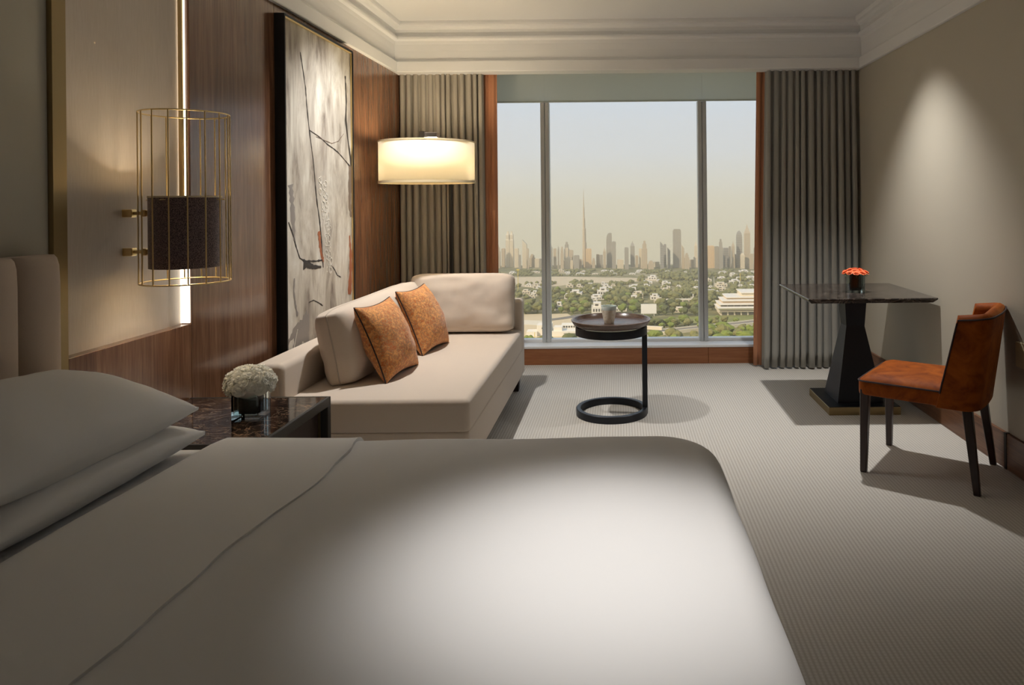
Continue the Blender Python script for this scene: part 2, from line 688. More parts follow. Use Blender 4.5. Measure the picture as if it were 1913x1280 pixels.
def crown(name, label, a, b, ina, inb, nrm):
    """a,b outline corners; ina / inb: inward mitre direction at each end"""
    bm = bmesh.new()
    rows = []
    for P, mi in ((a, ina), (b, inb)):
        rows.append([Vector((P[0] + mi[0] * e, P[1] + mi[1] * e, z)) for e, z in crown_prof])
    vs = [[bm.verts.new(p) for p in r] for r in rows]
    n = len(crown_prof)
    for j in range(n):
        bm.faces.new((vs[0][j], vs[0][(j + 1) % n], vs[1][(j + 1) % n], vs[1][j]))
    bm.faces.new(vs[0])
    bm.faces.new(vs[1])
    return tag(put(name, bm, 'trim_paint'), label, 'crown moulding', kind='structure')


crown('trim_1', 'white crown moulding above the walnut panelled wall', ROOM[0], ROOM[1], (1, 0), (1, -1), 0)
crown('trim_2', 'white crown moulding above the window curtains', ROOM[1], ROOM[2], (1, -1), (-1, -1), 0)
crown('trim_3', 'white crown moulding above the beige papered wall', ROOM[2], ROOM[3], (-1, -1), (-1, 0), 0)

# baseboards
br = tag(bpy.data.objects.new('baseboard_right', None), 'walnut baseboard along the beige wall behind the chair', 'baseboard', kind='structure')
COL.objects.link(br)
box('board', XR - .016, XR + .002, 3.455, 5.5, 0, .175, 'walnut_y', br, .002, 1)
box('board', XR - .016, XR + .002, YN, 3.435, 0, .175, 'walnut_y', br, .002, 1)
box('gap_strip', XR - .018, XR + .002, 3.4355, 3.4545, 0, .177, 'bronze', br)  # dark strip filling the gap between the two boards
bb = tag(bpy.data.objects.new('baseboard_back', None), 'reddish wood skirting below the window sill', 'baseboard', kind='structure')
COL.objects.link(bb)
box('board', -1.14, .715, YB - .014, YB + .02, 0, .132, 'walnut_x', bb, .002, 1)
box('board', .717, 1.31, YB - .014, YB + .02, 0, .132, 'walnut_x', bb, .002, 1)

# window
YG = 5.93
win = thing('window_1', 'wide three pane window overlooking the hazy city', 'window', (0, YG, .15), kind='structure')
box('window_sill', -1.13, 1.30, YB - .02, YG + .01, .132, .152, 'sill_paint', win, .003, 1)
for i, xc in enumerate((-.612, .70)):
    for s in (-1, 1):
        a, b = sorted((xc + s * .002, xc + s * .036))
        box('mullion', a, b, YG - .045, YG + .05, .152, 2.158, 'frame_paint', win, .004, 1)
box('frame_rail', -1.13, 1.30, YG - .03, YG + .05, .152, .175, 'sill_paint', win, .003, 1)
for a, b, c, d in ((-1.13, -.6124, -1.13, -.652), (-.6118, .6997, -.572, .660), (.7003, 1.30, .740, 1.30)):
    bd = box('roller_blind', a, b, YG - .060, YG - .056, 2.156, 2.52, 'blind_cloth', win)
    box('hem_bar', a, b, YG - .064, YG - .052, 2.150, 2.162, 'blind_cloth', bd)
    a, b = c, d
    box('pane', a - .01, b + .01, YG + .008, YG + .016, .165, 2.51, 'window_glass', win)
for a, b in ((-1.145, -1.11), (1.275, 1.315)):
    box('jamb', a, b, YG - .04, YG + .05, .152, 2.50, 'frame_paint', win, .003, 1)

# ================================================================== real lamps of the room: recessed ceiling downlights
dl_group = 'recessed ceiling downlights'


def downlight(place, x, y, energy, angle, blend, label, aim=None, col=(1.0, .965, .925), size=.035):
    t = thing('downlight', label, 'downlight', (x, y, ZC))
    lathe('trim_ring', [(.032, -.001), (.050, -.001), (.052, -.004), (.050, -.008), (.034, -.010), (.032, -.004)], (x, y, ZC), 'trim_paint', t, 32)
    lathe(place + '_lens_offscreen', [(0, -.002), (.033, -.002)], (x, y, ZC), 'lens', t, 24)
    ld = bpy.data.lights.new(place + '_downlight_offscreen', 'SPOT')
    ld.energy = energy
    ld.spot_size = math.radians(angle)
    ld.spot_blend = blend
    ld.shadow_soft_size = size
    ld.color = col
    o = bpy.data.objects.new(place + '_downlight_offscreen', ld)
    COL.objects.link(o)
    o.parent = t
    o.location = (0, 0, -.03)
    if aim:
        d = Vector(aim) - Vector((x, y, ZC - .03))
        o.rotation_euler = d.to_track_quat('-Z', 'Y').to_euler()
    return t


downlight('desk', 1.36, 4.24, E_DESK, 84, 1.0, 'recessed ceiling downlight above the marble desk')
downlight('sofa', -1.15, 4.05, E_SOFA, 104, 1.0, 'recessed ceiling downlight above the beige sofa')
downlight('bed', -.01, 1.36, E_BED, 32, 1.0, 'recessed ceiling downlight above the foot of the bed', size=.17)


# ================================================================== curtains
def drape(name, label, group, top, bot, Yc, zt, zb, nf, amp, mat, seed, thick=.004):
    r = random.Random(seed)
    wd = [r.uniform(.65, 1.35) for _ in range(nf)]
    am = [r.uniform(.6, 1.15) for _ in range(nf)]
    dr = [r.uniform(-.25, .25) for _ in range(nf + 1)]
    tot = sum(wd)
    ed = [0]
    for w in wd:
        ed.append(ed[-1] + w / tot)
    per = 14
    rows = []
    nv = 22
    for k in range(nv + 1):
        t = k / nv
        row = []
        z = zt + (zb - zt) * t
        spread = .55 + .45 * min(1, t * 2.2)
        for f in range(nf):
            for i in range(per + (1 if f == nf - 1 else 0)):
                q = i / per
                e0 = ed[f] + dr[f] * t * .35 / nf * (0 < f)
                e1 = ed[f + 1] + dr[f + 1] * t * .35 / nf * (f + 1 < nf)
                u = e0 + (e1 - e0) * q
                ph = 2 * PI * q
                c = math.cos(ph)
                prof = (abs(c) ** .75) * (1 if c > 0 else -1)
                y = Yc + amp * am[f] * spread * prof * (1 if am[f] > .8 else .8)
                xx = top[0] + (top[1] - top[0]) * u
                xb = bot[0] + (bot[1] - bot[0]) * u
                x = xx + (xb - xx) * t + .22 * amp * math.sin(2 * ph) * spread
                row.append(Vector((x, y, z)))
        rows.append(row)
    bm = bmesh.new()
    grid_bm(bm, rows)
    o = put(name, bm, mat, None, smooth=True)
    s = o.modifiers.new('thickness', 'SOLIDIFY')
    s.thickness = thick
    s.offset = 0
    return tag(o, label, 'curtain', group)


drape('curtain', 'taupe floor length curtain hanging beside the walnut wall', None, (-1.722, -1.06), (-1.722, -1.05), 5.565, 2.50, .012, 13, .043, 'drape_taupe', 5)
drape('curtain', 'grey floor length curtain hanging beside the beige papered wall', None, (1.165, 1.868), (1.118, 1.872), 5.545, 2.50, .012, 13, .045, 'drape_grey', 8)
drape('curtain_border', 'rust orange curtain strip next to the taupe curtain', None, (-1.075, -.962), (-1.075, -.966), 5.625, 2.50, .012, 2, .012, 'drape_rust', 3)
drape('curtain_border', 'rust orange curtain strip next to the grey curtain', None, (1.108, 1.20), (1.058, 1.135), 5.616, 2.50, .012, 2, .014, 'drape_rust', 4)

# ================================================================== bed
BF, BN, BH0, BH1, BZ = 2.155, .28, -1.60, .285, .626
bed = thing('bed', 'wide bed made up with a smooth white duvet', 'bed', (-.65, 1.2, 0))
soft_block('bed_base', BH0 + .01, BH1 - .05, BN + .06, BF - .06, .02, .30, .04, .03, 'bed_base', bed)
soft_block('mattress', BH0 + .01, BH1 - .045, BN + .05, BF - .05, .295, .575, .10, .06, 'mattress_cloth', bed)


def duvet_wave(p, amp=1.0):
    n1 = mnoise.noise(Vector((p.x * 1.3, p.y * 1.3, 2.0)))
    n2 = mnoise.noise(Vector((p.x * 3.2 + 4, p.y * 2.6, 5.0)))
    return (n1 * .010 + n2 * .0045) * amp


bm = bmesh.new()
rows = []
re_, rc_ = .085, .16
lev = [(-.012, .14), (-.014, .22), (-.010, .32), (-.004, .42), (0, BZ - re_ - .03)]
for i in range(9):
    a = PI / 2 * i / 8
    lev.append((re_ * (1 - math.cos(a)), BZ - re_ + re_ * math.sin(a)))
hm = (BF - BN) / 2
for i in range(1, 25):
    tt = i / 24
    lev.append((re_ + (hm - re_) * tt * .97, BZ + .014 * math.sin(PI / 2 * min(1, tt * 2))))
X0D = -1.19
for ins, z in lev:
    k = min(1.0, ins / re_ * .5)
    # the head side runs flat under the pillows: keep it straight
    pl = rrect(X0D + ins * .3, BH1 - ins, BN + ins, BF - ins, max(rc_ - ins * .5, .006), 10, 34)
    rows.append([Vector((x, y, z)) for x, y in pl])
for r in rows:
    for p in r:
        top = max(0, min(1, (p.z - .5) / .1))
        p.z += duvet_wave(p) * top
        side = 1 - top
        fold = math.sin(p.x * 21 + math.sin(p.x * 7) * 2) * .006 + math.sin(p.y * 17 + 1) * .006
        if p.y > BF - .12:
            p.y += fold * side
        if p.x > BH1 - .12:
            p.x += fold * side * .7
vs = grid_bm(bm, rows, True)
cap = bm.faces.new(vs[-1])
bmesh.ops.triangulate(bm, faces=[cap], ngon_method='BEAUTY')
dv = put('duvet', bm, 'linen', bed, smooth=True)
# turned down sheet band across the bed, draping over both sides
bm = bmesh.new()
rows = []
prof = [(BF + .020, .20), (BF + .018, .35), (BF + .012, .47)]
for i in range(9):
    a = PI / 2 * i / 8
    prof.append((BF + .010 - re_ * (1 - math.cos(a)), BZ + .004 - re_ + re_ * math.sin(a)))
ny = 40
ya, yb_ = prof[-1][0], BN - .010 + re_
for i in range(1, ny):
    tt = i / ny
    prof.append((ya + (yb_ - ya) * tt, BZ + .002 + .0135 * math.sin(PI * min(1, max(0, tt * 1.0))) ** .3))
for i in range(8, -1, -1):
    a = PI / 2 * i / 8
    prof.append((BN - .010 + re_ * (1 - math.cos(a)), BZ + .004 - re_ + re_ * math.sin(a)))
prof += [(BN - .014, .40), (BN - .018, .22)]
nx = 26
for k in range(nx + 1):
    tt = k / nx
    row = []
    for (y, z) in prof:
        edge = -.765 + .035 * mnoise.noise(Vector((0, y * 2.2, 1.5))) + .012 * mnoise.noise(Vector((3, y * 7, 1.5))) - .03 * max(0, 1.3 - y)
        x = -1.20 + (edge + 1.20) * tt
        top = max(0, min(1, (z - .5) / .1))
        hem = .002 * math.exp(-((1 - tt) / .03) ** 2)
        lift = .003 + hem + duvet_wave(Vector((x, y, 0))) * top
        # rounded head-side start under the pillow
        zz = z + lift * top - (.0 if tt > .06 else (.06 - tt) * .25)
        row.append(Vector((x, y, zz)))
    rows.append(row)
last = [Vector((p.x - .002, p.y, p.z - .018)) for p in rows[-1]]
rows.append(last)
grid_bm(bm, rows)
put('turned_down_sheet', bm, 'linen_sheet', bed, smooth=True, sharp=math.radians(70))
# fitted sheet seen between pillow and fold
soft_block('fitted_sheet', BH0 + .005, -1.10, BN + .03, BF - .03, .45, .600, .06, .05, 'linen_sheet', bed, .004)

# headboard of vertical padded channels
hb = thing('headboard', 'tall blush upholstered headboard with vertical padded channels', 'headboard', (-1.68, 1.1, 0))
pw = .148
for k in range(13):
    y1 = 2.103 - k * pw
    bm = bmesh.new()
    rows = []
    for z, ins in ((.05, .0), (.4, 0), (.8, 0), (1.10, 0), (1.150, .003), (1.170, .010), (1.180, .022)):
        row = []
        for i in range(13):
            a = PI * i / 12
            yy = y1 - pw / 2 + (pw / 2 - .0008) * math.cos(a) * (1 - 0)
            s = max(0, math.sin(a)) ** .42
            xx = -1.7245 + (.09 - ins) * s
            row.append(Vector((xx, yy, z)))
        rows.append(row)
    vs = grid_bm(bm, rows)
    bm.faces.new(vs[0])
    bm.faces.new(vs[-1])
    for i in range(len(vs) - 1):
        bm.faces.new((vs[i][0], vs[i][-1], vs[i + 1][-1], vs[i + 1][0]))
    put('channel_panel', bm, 'headboard_fabric', hb, smooth=True, sharp=math.radians(50))

# two white pillows stacked at the head of the bed
M = frame((-1.432, 1.715, .668), (0, 1, .0), (-1, 0, .10))
o, _ = pillow('sleeping_pillow', .75, .405, .13, 'linen_sheet', None, M, .045, .012, 2.4, .006, 3)
tag(o, 'flat white sleeping pillow lying directly on the mattress', 'pillow')
M = frame((-1.438, 1.70, .782), (0, 1, -.02), (-1, 0, .26))
o, _ = pillow('sleeping_pillow', .76, .405, .22, 'linen_sheet', None, M, .06, .008, 2.0, .006, 9)
tag(o, 'plump white sleeping pillow resting on the other pillow', 'pillow')

# ================================================================== nightstand
NX0, NX1, NY0, NY1, NZ = -1.722, -1.163, 2.27, 2.835, .55
ns = thing('nightstand', 'square nightstand with polished brown marble top between bed and sofa', 'nightstand', ((NX0 + NX1) / 2, (NY0 + NY1) / 2, 0))
box('marble_top', NX0 + .004, NX1 - .012, NY0 + .012, NY1 - .012, NZ - .03, NZ, 'marble_brown', ns, .002, 1)
for (xa, xb, ya, yb) in ((NX0, NX1, NY1 - .012, NY1), (NX0, NX1, NY0, NY0 + .012), (NX1 - .012, NX1, NY0 + .012, NY1 - .012)):
    box('top_frame', xa, xb, ya, yb, NZ - .034, NZ + .001, 'bronze', ns, .0015, 1)
for xa in (NX0, NX1 - .03):
    for ya in (NY0, NY1 - .03):
        box('leg', xa, xa + .03, ya, ya + .03, 0, NZ - .034, 'bronze', ns, .002, 1)
box('lit_leg_strip', NX1 - .045, NX1 - .0305, NY1 - .028, NY1 - .016, .05, NZ - .034, 'brass_dull', ns)  # lighter strip beside the leg, painting in its lit face
box('body', NX0 + .02, NX1 - .045, NY0 + .03, NY1 - .031, .09, NZ - .034, 'black_lacquer', ns, .002, 1)
box('drawer', NX1 - .045, NX1 - .033, NY0 + .035, NY1 - .045, .30, NZ - .045, 'dark_wood', ns, .002, 1)
box('drawer', NX1 - .045, NX1 - .033, NY0 + .035, NY1 - .045, .10, .29, 'dark_wood', ns, .002, 1)


# ---- flower vases
def cube_vase(name, label, c, s, h, mat_liner='black_liner', cat='vase'):
    v = thing(name, label, cat, c)
    x, y, z = c
    w = s / 2
    th = .006
    bm = bmesh.new()
    outer = [[Vector((px, py, zz)) for px, py in rrect(x - w, x + w, y - w, y + w, .006, 3, 1)] for zz in (z + .0005, z + h)]
    inner = [[Vector((px, py, zz)) for px, py in rrect(x - w + th, x + w - th, y - w + th, y + w - th, .004, 3, 1)] for zz in (z + h, z + .012)]
    vs = grid_bm(bm, outer + inner, True)
    bm.faces.new(list(reversed(vs[0])))
    bm.faces.new(vs[-1])
    put('glass', bm, 'vase_glass', v, smooth=True, sharp=math.radians(30))
    box('liner', x - w * .62, x + w * .66, y - w * .66, y + w * .66, z + .014, z + h - .004, mat_liner, v, .004, 2)
    return v


def bloom(name, c, r, nrm, mat, parent, seed, layers=3, ruffle=.22):
    """ruffled flower head: nested cupped petal rings"""
    bm = bmesh.new()
    rr = random.Random(seed)
    q = Vector(nrm).to_track_quat('Z', 'Y').to_matrix().to_4x4()
    Mx = Matrix.Translation(c) @ q
    for L in range(layers):
        R = r * (1 - .27 * L)
        npet = 7 - L
        a0 = rr.uniform(0, 2 * PI)
        for k in range(npet):
            a = a0 + 2 * PI * k / npet
            wdt = PI / npet * 1.35
            rows = []
            for i in range(4):
                q_ = i / 3
                row = []
                for j in range(5):
                    s = -1 + j / 2
                    rad = R * (.15 + .85 * q_) * (1 - .10 * s * s * q_)
                    aa = a + s * wdt * (.35 + .65 * q_)
                    zz = r * (.18 * L - .12) + R * (.55 * q_ - .38 * q_ ** 3 * (1 if L == 0 else .3)) + rr.uniform(-1, 1) * ruffle * R * q_ * .35
                    row.append(Mx @ Vector((rad * math.cos(aa), rad * math.sin(aa), zz)))
                rows.append(row)
            grid_bm(bm, rows)
    bmesh.ops.create_icosphere(bm, subdivisions=2, radius=r * .42, matrix=Mx @ Matrix.Translation((0, 0, r * .12)))
    return put(name, bm, mat, parent, smooth=True)


def leaf(name, c, d, ln, wd, mat, parent):
    d = Vector(d).normalized()
    s = d.cross(Vector((0, 0, 1))).normalized()
    c = Vector(c)
    bm = bmesh.new()
    rows = []
    for i in range(6):
        q = i / 5
        w = wd * math.sin(PI * min(1, q * .95 + .05)) ** .8
        p = c + d * ln * q + Vector((0, 0, -.25 * ln * q * q))
        rows.append([p - s * w / 2 + Vector((0, 0, .15 * w)), p, p + s * w / 2 + Vector((0, 0, .15 * w))])
    grid_bm(bm, rows)
    return put(name, bm, mat, parent, smooth=True)


m = bpy.data.materials.new('white_petal')
m.use_nodes = True
t_ = m.node_tree
t_.nodes.clear()
o_ = t_.nodes.new('ShaderNodeOutputMaterial')
mx = t_.nodes.new('ShaderNodeMixShader')
d_ = t_.nodes.new('ShaderNodeBsdfDiffuse')
tr = t_.nodes.new('ShaderNodeBsdfTranslucent')
d_.inputs[0].default_value = (.94, .92, .85, 1)
tr.inputs[0].default_value = (.94, .92, .82, 1)
mx.inputs[0].default_value = .35
t_.links.new(d_.outputs[0], mx.inputs[1])
t_.links.new(tr.outputs[0], mx.inputs[2])
t_.links.new(mx.outputs[0], o_.inputs[0])
MATS['white_petal'] = m
principled('orange_petal', (.88, .17, .05), .6)
principled('leaf_green', (.05, .09, .03), .6)

VC = Vector((-1.352, 2.585, NZ))
cube_vase('flower_vase', 'small square glass vase of white flowers on the nightstand', VC, .098, .105)
bq = thing('bouquet', 'rounded bunch of ruffled white flowers in the nightstand vase', 'bouquet', (VC.x, VC.y, VC.z + .10))
k = 0
bm = bmesh.new()
bmesh.ops.create_icosphere(bm, subdivisions=3, radius=.070, matrix=Matrix.Translation((VC.x, VC.y, VC.z + .118)) @ Matrix.Diagonal((1.05, 1.05, .76, 1)))
put('inner_petals', bm, 'white_petal', bq, smooth=True)
for i in range(44):
    zz = 1 - (i + .5) / 44 * 1.25
    a = i * 2.39996
    rxy = math.sqrt(max(0, 1 - zz * zz))
    d = Vector((math.cos(a) * rxy, math.sin(a) * rxy, zz))
    p = Vector((VC.x - .004, VC.y, VC.z + .118)) + Vector((d.x * .074, d.y * .074, d.z * .056))
    bloom('bloom', p, rnd.uniform(.023, .029), d + Vector((0, 0, .2)) + Vector((rnd.uniform(-.4, .4), rnd.uniform(-.4, .4), 0)), 'white_petal', bq, 100 + i, 3, .55)
box('stems', VC.x - .018, VC.x + .018, VC.y - .018, VC.y + .018, VC.z + .03, VC.z + .125, 'leaf_green', bq, .008, 2)

# ================================================================== sofa
SX0, SX1, SY0, SY1 = -1.671, -.688, 3.19, 5.09
sofa = thing('sofa', 'low beige upholstered daybed sofa along the walnut wall', 'sofa', ((SX0 + SX1) / 2, (SY0 + SY1) / 2, 0))
soft_block('base', -1.535, SX1, SY0 + .003, 4.985, .11, .285, .02, .012, 'sofa_fabric', sofa)
soft_block('seat_cushion', -1.535, SX1 + .002, SY0, 4.965, .283, .432, .03, .028, 'sofa_fabric', sofa, .008)
soft_block('backrest', SX0, -1.522, SY0 - .002, SY1, .11, .598, .025, .03, 'sofa_fabric', sofa)
soft_block('armrest', -1.53, SX1, 4.96, SY1, .11, .638, .025, .028, 'sofa_fabric', sofa)
for x in (SX0 + .07, SX1 - .05):
    for y in (SY0 + .06, SY1 - .13):
        bm = bmesh.new()
        r = bmesh.ops.create_cube(bm, size=1)
        for v in r['verts']:
            s = .034 if v.co.z > 0 else .024
            v.co = Vector((x + v.co.x * 2 * s, y + v.co.y * 2 * s, 0 if v.co.z < 0 else .115))
        put('leg', bm, 'dark_wood', sofa)


def cushion_thing(name, label, w, h, t, M, mat, seed, piping_mat=None, **kw):
    root = thing(name, label, 'cushion', M @ Vector((0, -h / 2, 0)))
    o, rim = pillow('cover', w, h, t, mat, root, M, seed=seed, **kw)
    if piping_mat:
        bm = bmesh.new()
        tube_bm(bm, rim, .0038, 6, True)
        put('piping', bm, piping_mat, root, smooth=True)
    return root


# long back cushion leaning on the low backrest; local x along the wall, local y up, z towards the room
M = frame((-1.395, 4.10, .612), (0, 1, 0), (-.20, 0, 1))
cushion_thing('back_cushion', 'long beige back cushion leaning along the walnut wall', 1.35, .385, .27, M, 'sofa_fabric', 4, 'sofa_piping', pinch=.02, edge=.085, power=3.6, wob=.022, corner=.10)
# end cushion standing against the far arm
M = frame((-1.075, 4.845, .638), (1, 0, 0), (0, .14, 1))
cushion_thing('back_cushion', 'beige back cushion standing against the far arm of the sofa', .71, .40, .21, M, 'sofa_fabric', 7, 'sofa_piping', pinch=.015, edge=.07, power=3.6, wob=.016, corner=.10)
# patterned throw pillows
bl, brp = at_z(724, 716, .437), at_z(779, 683, .437)
for (pb, pe, tl, lab, sd) in ((bl, brp, Vector((-1.30, 3.53, .80)), 'orange patterned throw pillow with dark piping, the one farther from the window', 21),
                              (at_z(790, 666, .437), at_z(838, 640, .437), Vector((-1.29, 4.15, .80)), 'orange patterned throw pillow with dark piping, the one closer to the window', 33)):
    xd = (pe - pb).normalized()
    up = (tl - pb)
    up = (up - xd * up.dot(xd))
    h = .405
    c = (pb + pe) / 2 + up.normalized() * h / 2
    M = frame(c, xd, up)
    cushion_thing('throw_pillow', lab, .41, h, .20, M, 'pillow_orange', sd, 'pillow_piping', pinch=.10, edge=.006, power=2.0, wob=.010)

# ================================================================== floor lamp behind the sofa
LX, LY = -1.315, 4.86
PXY = (-1.262, 5.30)
lamp = thing('floor_lamp', 'floor lamp with a wide cream drum shade over the sofa', 'floor lamp', (PXY[0], PXY[1], 0))
lathe('base', [(0, 0), (.13, 0), (.13, .012), (.12, .018), (.02, .022), (0, .022)], (PXY[0], PXY[1], 0), 'bronze', lamp, 40)
tube('pole', [(PXY[0], PXY[1], .015), (PXY[0], PXY[1], .8), (PXY[0], PXY[1], 1.795)], .0125, 'bronze', lamp, 14)
R_, zt_, zb_ = .320, 1.742, 1.462
bm = bmesh.new()
lathe_bm(bm, [(R_, zb_), (R_, zt_)], (LX, LY, 0), 72)
shd = put('shade', bm, 'lamp_shade', lamp, smooth=True)
s = shd.modifiers.new('thickness', 'SOLIDIFY')
s.thickness = .002
for z0, z1 in ((zt_ - .006, zt_ + .003), (zb_ - .003, zb_ + .012)):
    lathe('shade_trim', [(R_ + .0015, z0), (R_ + .003, z0), (R_ + .003, z1), (R_ - .003, z1), (R_ - .003, z0), (R_ + .0015, z0)], (LX, LY, 0), 'shade_band', lamp, 72)
lathe('diffuser', [(0, zb_ + .02), (R_ - .004, zb_ + .02)], (LX, LY, 0), 'lamp_shade', lamp, 72)
for k in range(3):
    a = k * 2 * PI / 3 + .4
    tube('spoke', [(LX, LY, zt_ + .004), (LX + R_ * .5 * math.cos(a), LY + R_ * .5 * math.sin(a), zt_ + .003), (LX + (R_ - .002) * math.cos(a), LY + (R_ - .002) * math.sin(a), zt_ - .002)], .003, 'chrome', lamp, 6)
box('hub', LX - .045, LX - .012, LY - .03, LY + .03, zt_ - .02, zt_ + .074, 'bronze', lamp, .003, 1)
box('bracket', LX - .02, LX + .075, LY - .022, LY + .022, zt_ + .030, zt_ + .066, 'chrome', lamp, .003, 1)
tube('arm', [(LX + .01, LY + .02, zt_ + .050), (PXY[0], PXY[1], zt_ + .048)], .010, 'chrome', lamp, 10)
bm = bmesh.new()
bmesh.ops.create_icosphere(bm, subdivisions=2, radius=.035, matrix=Matrix.Translation((LX, LY, 1.60)))
put('bulb', bm, 'bulb', lamp, smooth=True)
tube('bulb_holder', [(LX, LY, 1.63), (LX, LY, zt_ + .045)], .012, 'chrome', lamp, 10)
ld = bpy.data.lights.new('floor_lamp_light', 'POINT')
ld.energy = E_LAMP
ld.color = (1.0, .84, .60)
ld.shadow_soft_size = .10
o = bpy.data.objects.new('floor_lamp_light', ld)
COL.objects.link(o)
o.parent = lamp
o.location = Vector((LX, LY, 1.585)) - Vector((PXY[0], PXY[1], 0))

# ================================================================== wall sconce
SCX, SCY, SR = -1.548, 2.525, .141
scn = thing('wall_sconce', 'brass wire cage wall sconce with a dark woven shade', 'wall lamp', (-1.766, SCY, 1.05))
zt_, zb_ = 1.648, 1.050
nw = 16
for z in (zt_, zb_):
    tube('cage_ring', [(SCX + SR * math.cos(2 * PI * i / 48), SCY + SR * math.sin(2 * PI * i / 48), z) for i in range(48)], .0026, 'brass', scn, 8, True)
for i in range(nw):
    a = 2 * PI * (i + .5) / nw
    x, y = SCX + SR * math.cos(a), SCY + SR * math.sin(a)
    tube('cage_wire', [(x, y, zb_), (x, y, (zb_ + zt_) / 2), (x, y, zt_)], .0024, 'brass', scn, 7)
SRR, sz0, sz1 = .114, 1.102, 1.350
bm = bmesh.new()
lathe_bm(bm, [(SRR, sz0), (SRR, sz1), (SRR - .002, sz1), (SRR - .002, sz0), (SRR, sz0)], (SCX, SCY, 0), 56)
shade_o = put('shade', bm, 'sconce_shade', scn, smooth=True, sharp=math.radians(40))
lathe('shade_lining', [(SRR - .0025, sz0 + .002), (SRR - .0025, sz1 - .001)], (SCX, SCY, 0), 'shade_lining', shade_o, 56)
lathe('shade_rim', [(SRR + .001, sz1 - .001), (SRR + .001, sz1 + .005), (SRR - .004, sz1 + .005), (SRR - .004, sz1 - .001)], (SCX, SCY, 0), 'shade_lining', scn, 56)
for z in (1.295, 1.157):
    box('wall_mount', -1.768, -1.732, SCY - .014, SCY + .014, z - .014, z + .014, 'brass', scn, .002, 1)
    box('arm', -1.735, SCX - SRR + .002, SCY - .005, SCY + .005, z - .006, z + .006, 'brass', scn, .0015, 1)
    box('clip', SCX - SR - .008, SCX - SR + .012, SCY - .02, SCY + .02, z - .012, z + .012, 'brass', scn, .002, 1)
for a in (0, PI / 2, PI, 3 * PI / 2):
    tube('shade_support', [(SCX + (SRR - .003) * math.cos(a), SCY + (SRR - .003) * math.sin(a), 1.342), (SCX + SR * math.cos(a), SCY + SR * math.sin(a), 1.342)], .002, 'brass', scn, 6)
bm = bmesh.new()
bmesh.ops.create_icosphere(bm, subdivisions=2, radius=.025, matrix=Matrix.Translation((SCX, SCY, 1.23)))
put('bulb', bm, 'bulb', scn, smooth=True)
ld = bpy.data.lights.new('sconce_light', 'POINT')
ld.energy = E_SCONCE
ld.color = (1.0, .86, .66)
ld.shadow_soft_size = .03
o = bpy.data.objects.new('sconce_light', ld)
COL.objects.link(o)
o.parent = scn
o.location = Vector((SCX, SCY, 1.235)) - scn.location

# ================================================================== framed abstract painting
AY0, AY1, AZ0, AZ1, AXF = 3.553, 4.476, .36, 2.288, -1.673
art = thing('painting', 'tall abstract painting of pale washes in a deep black frame', 'painting', (-1.70, (AY0 + AY1) / 2, AZ0))
fw = .012
for (ya, yb, za, zb) in ((AY0, AY0 + fw, AZ0, AZ1), (AY1 - fw, AY1, AZ0, AZ1), (AY0 + fw, AY1 - fw, AZ1 - fw, AZ1), (AY0 + fw, AY1 - fw, AZ0, AZ0 + fw)):
    box('frame', XL, AXF, ya, yb, za, zb, 'black_frame', art, .001, 1)
gi = .007
ya0, ya1, za0, za1 = AY0 + fw, AY1 - fw, AZ0 + fw, AZ1 - fw
for (ya, yb, za, zb) in ((ya0, ya0 + gi, za0, za1), (ya1 - gi, ya1, za0, za1), (ya0, ya1, za1 - gi, za1), (ya0, ya1, za0, za0 + gi)):
    box('gilt_slip', AXF - .02, AXF - .004, ya, yb, za, zb, 'brass', art)
# canvas with washes of beige, grey and white
m = principled('canvas', (.6, .56, .48), .75)
t_, p_, N_, L_ = nodes_of(m)
tc = N_('ShaderNodeTexCoord')
mp = N_('ShaderNodeMapping')
mp.inputs['Scale'].default_value = (1, 1.6, .55)
L_(tc.outputs['Object'], mp.inputs['Vector'])
mp2 = N_('ShaderNodeMapping')
mp2.inputs['Scale'].default_value = (1, 3.2, .9)
L_(tc.outputs['Object'], mp2.inputs['Vector'])
na = noise(m, mp.outputs[0], 2.6, 6, .6, 1.2)
nb = noise(m, mp2.outputs[0], 3.1, 7, .68, .5)
ca = ramp(m, na, [(.32, (.27, .23, .20)), (.42, (.46, .42, .36)), (.52, (.60, .565, .49)), (.66, (.72, .70, .64))])
cb = ramp(m, nb, [(.30, (.38, .34, .31)), (.42, (.78, .75, .73)), (.58, (1, 1, 1))])
mu = N_('ShaderNodeMix')
mu.data_type = 'RGBA'
mu.blend_type = 'MULTIPLY'
mu.inputs[0].default_value = .9
L_(ca, mu.inputs[6])
L_(cb, mu.inputs[7])
base(m, mu.outputs[2])
bump(m, nb, .15, .002)
box('canvas', AXF - .026, AXF - .014, ya0, ya1, za0, za1, 'canvas', art)
principled('paint_black', (.035, .03, .028), .6)
principled('paint_white', (.74, .71, .64), .6)
principled('paint_rust', (.36, .12, .055), .65)
principled('paint_brown', (.20, .15, .115), .7)
principled('paint_grey', (.27, .245, .225), .75)
AXS = AXF - .0132


def art_pt(px, py):
    return at_x(px, py, AXS)


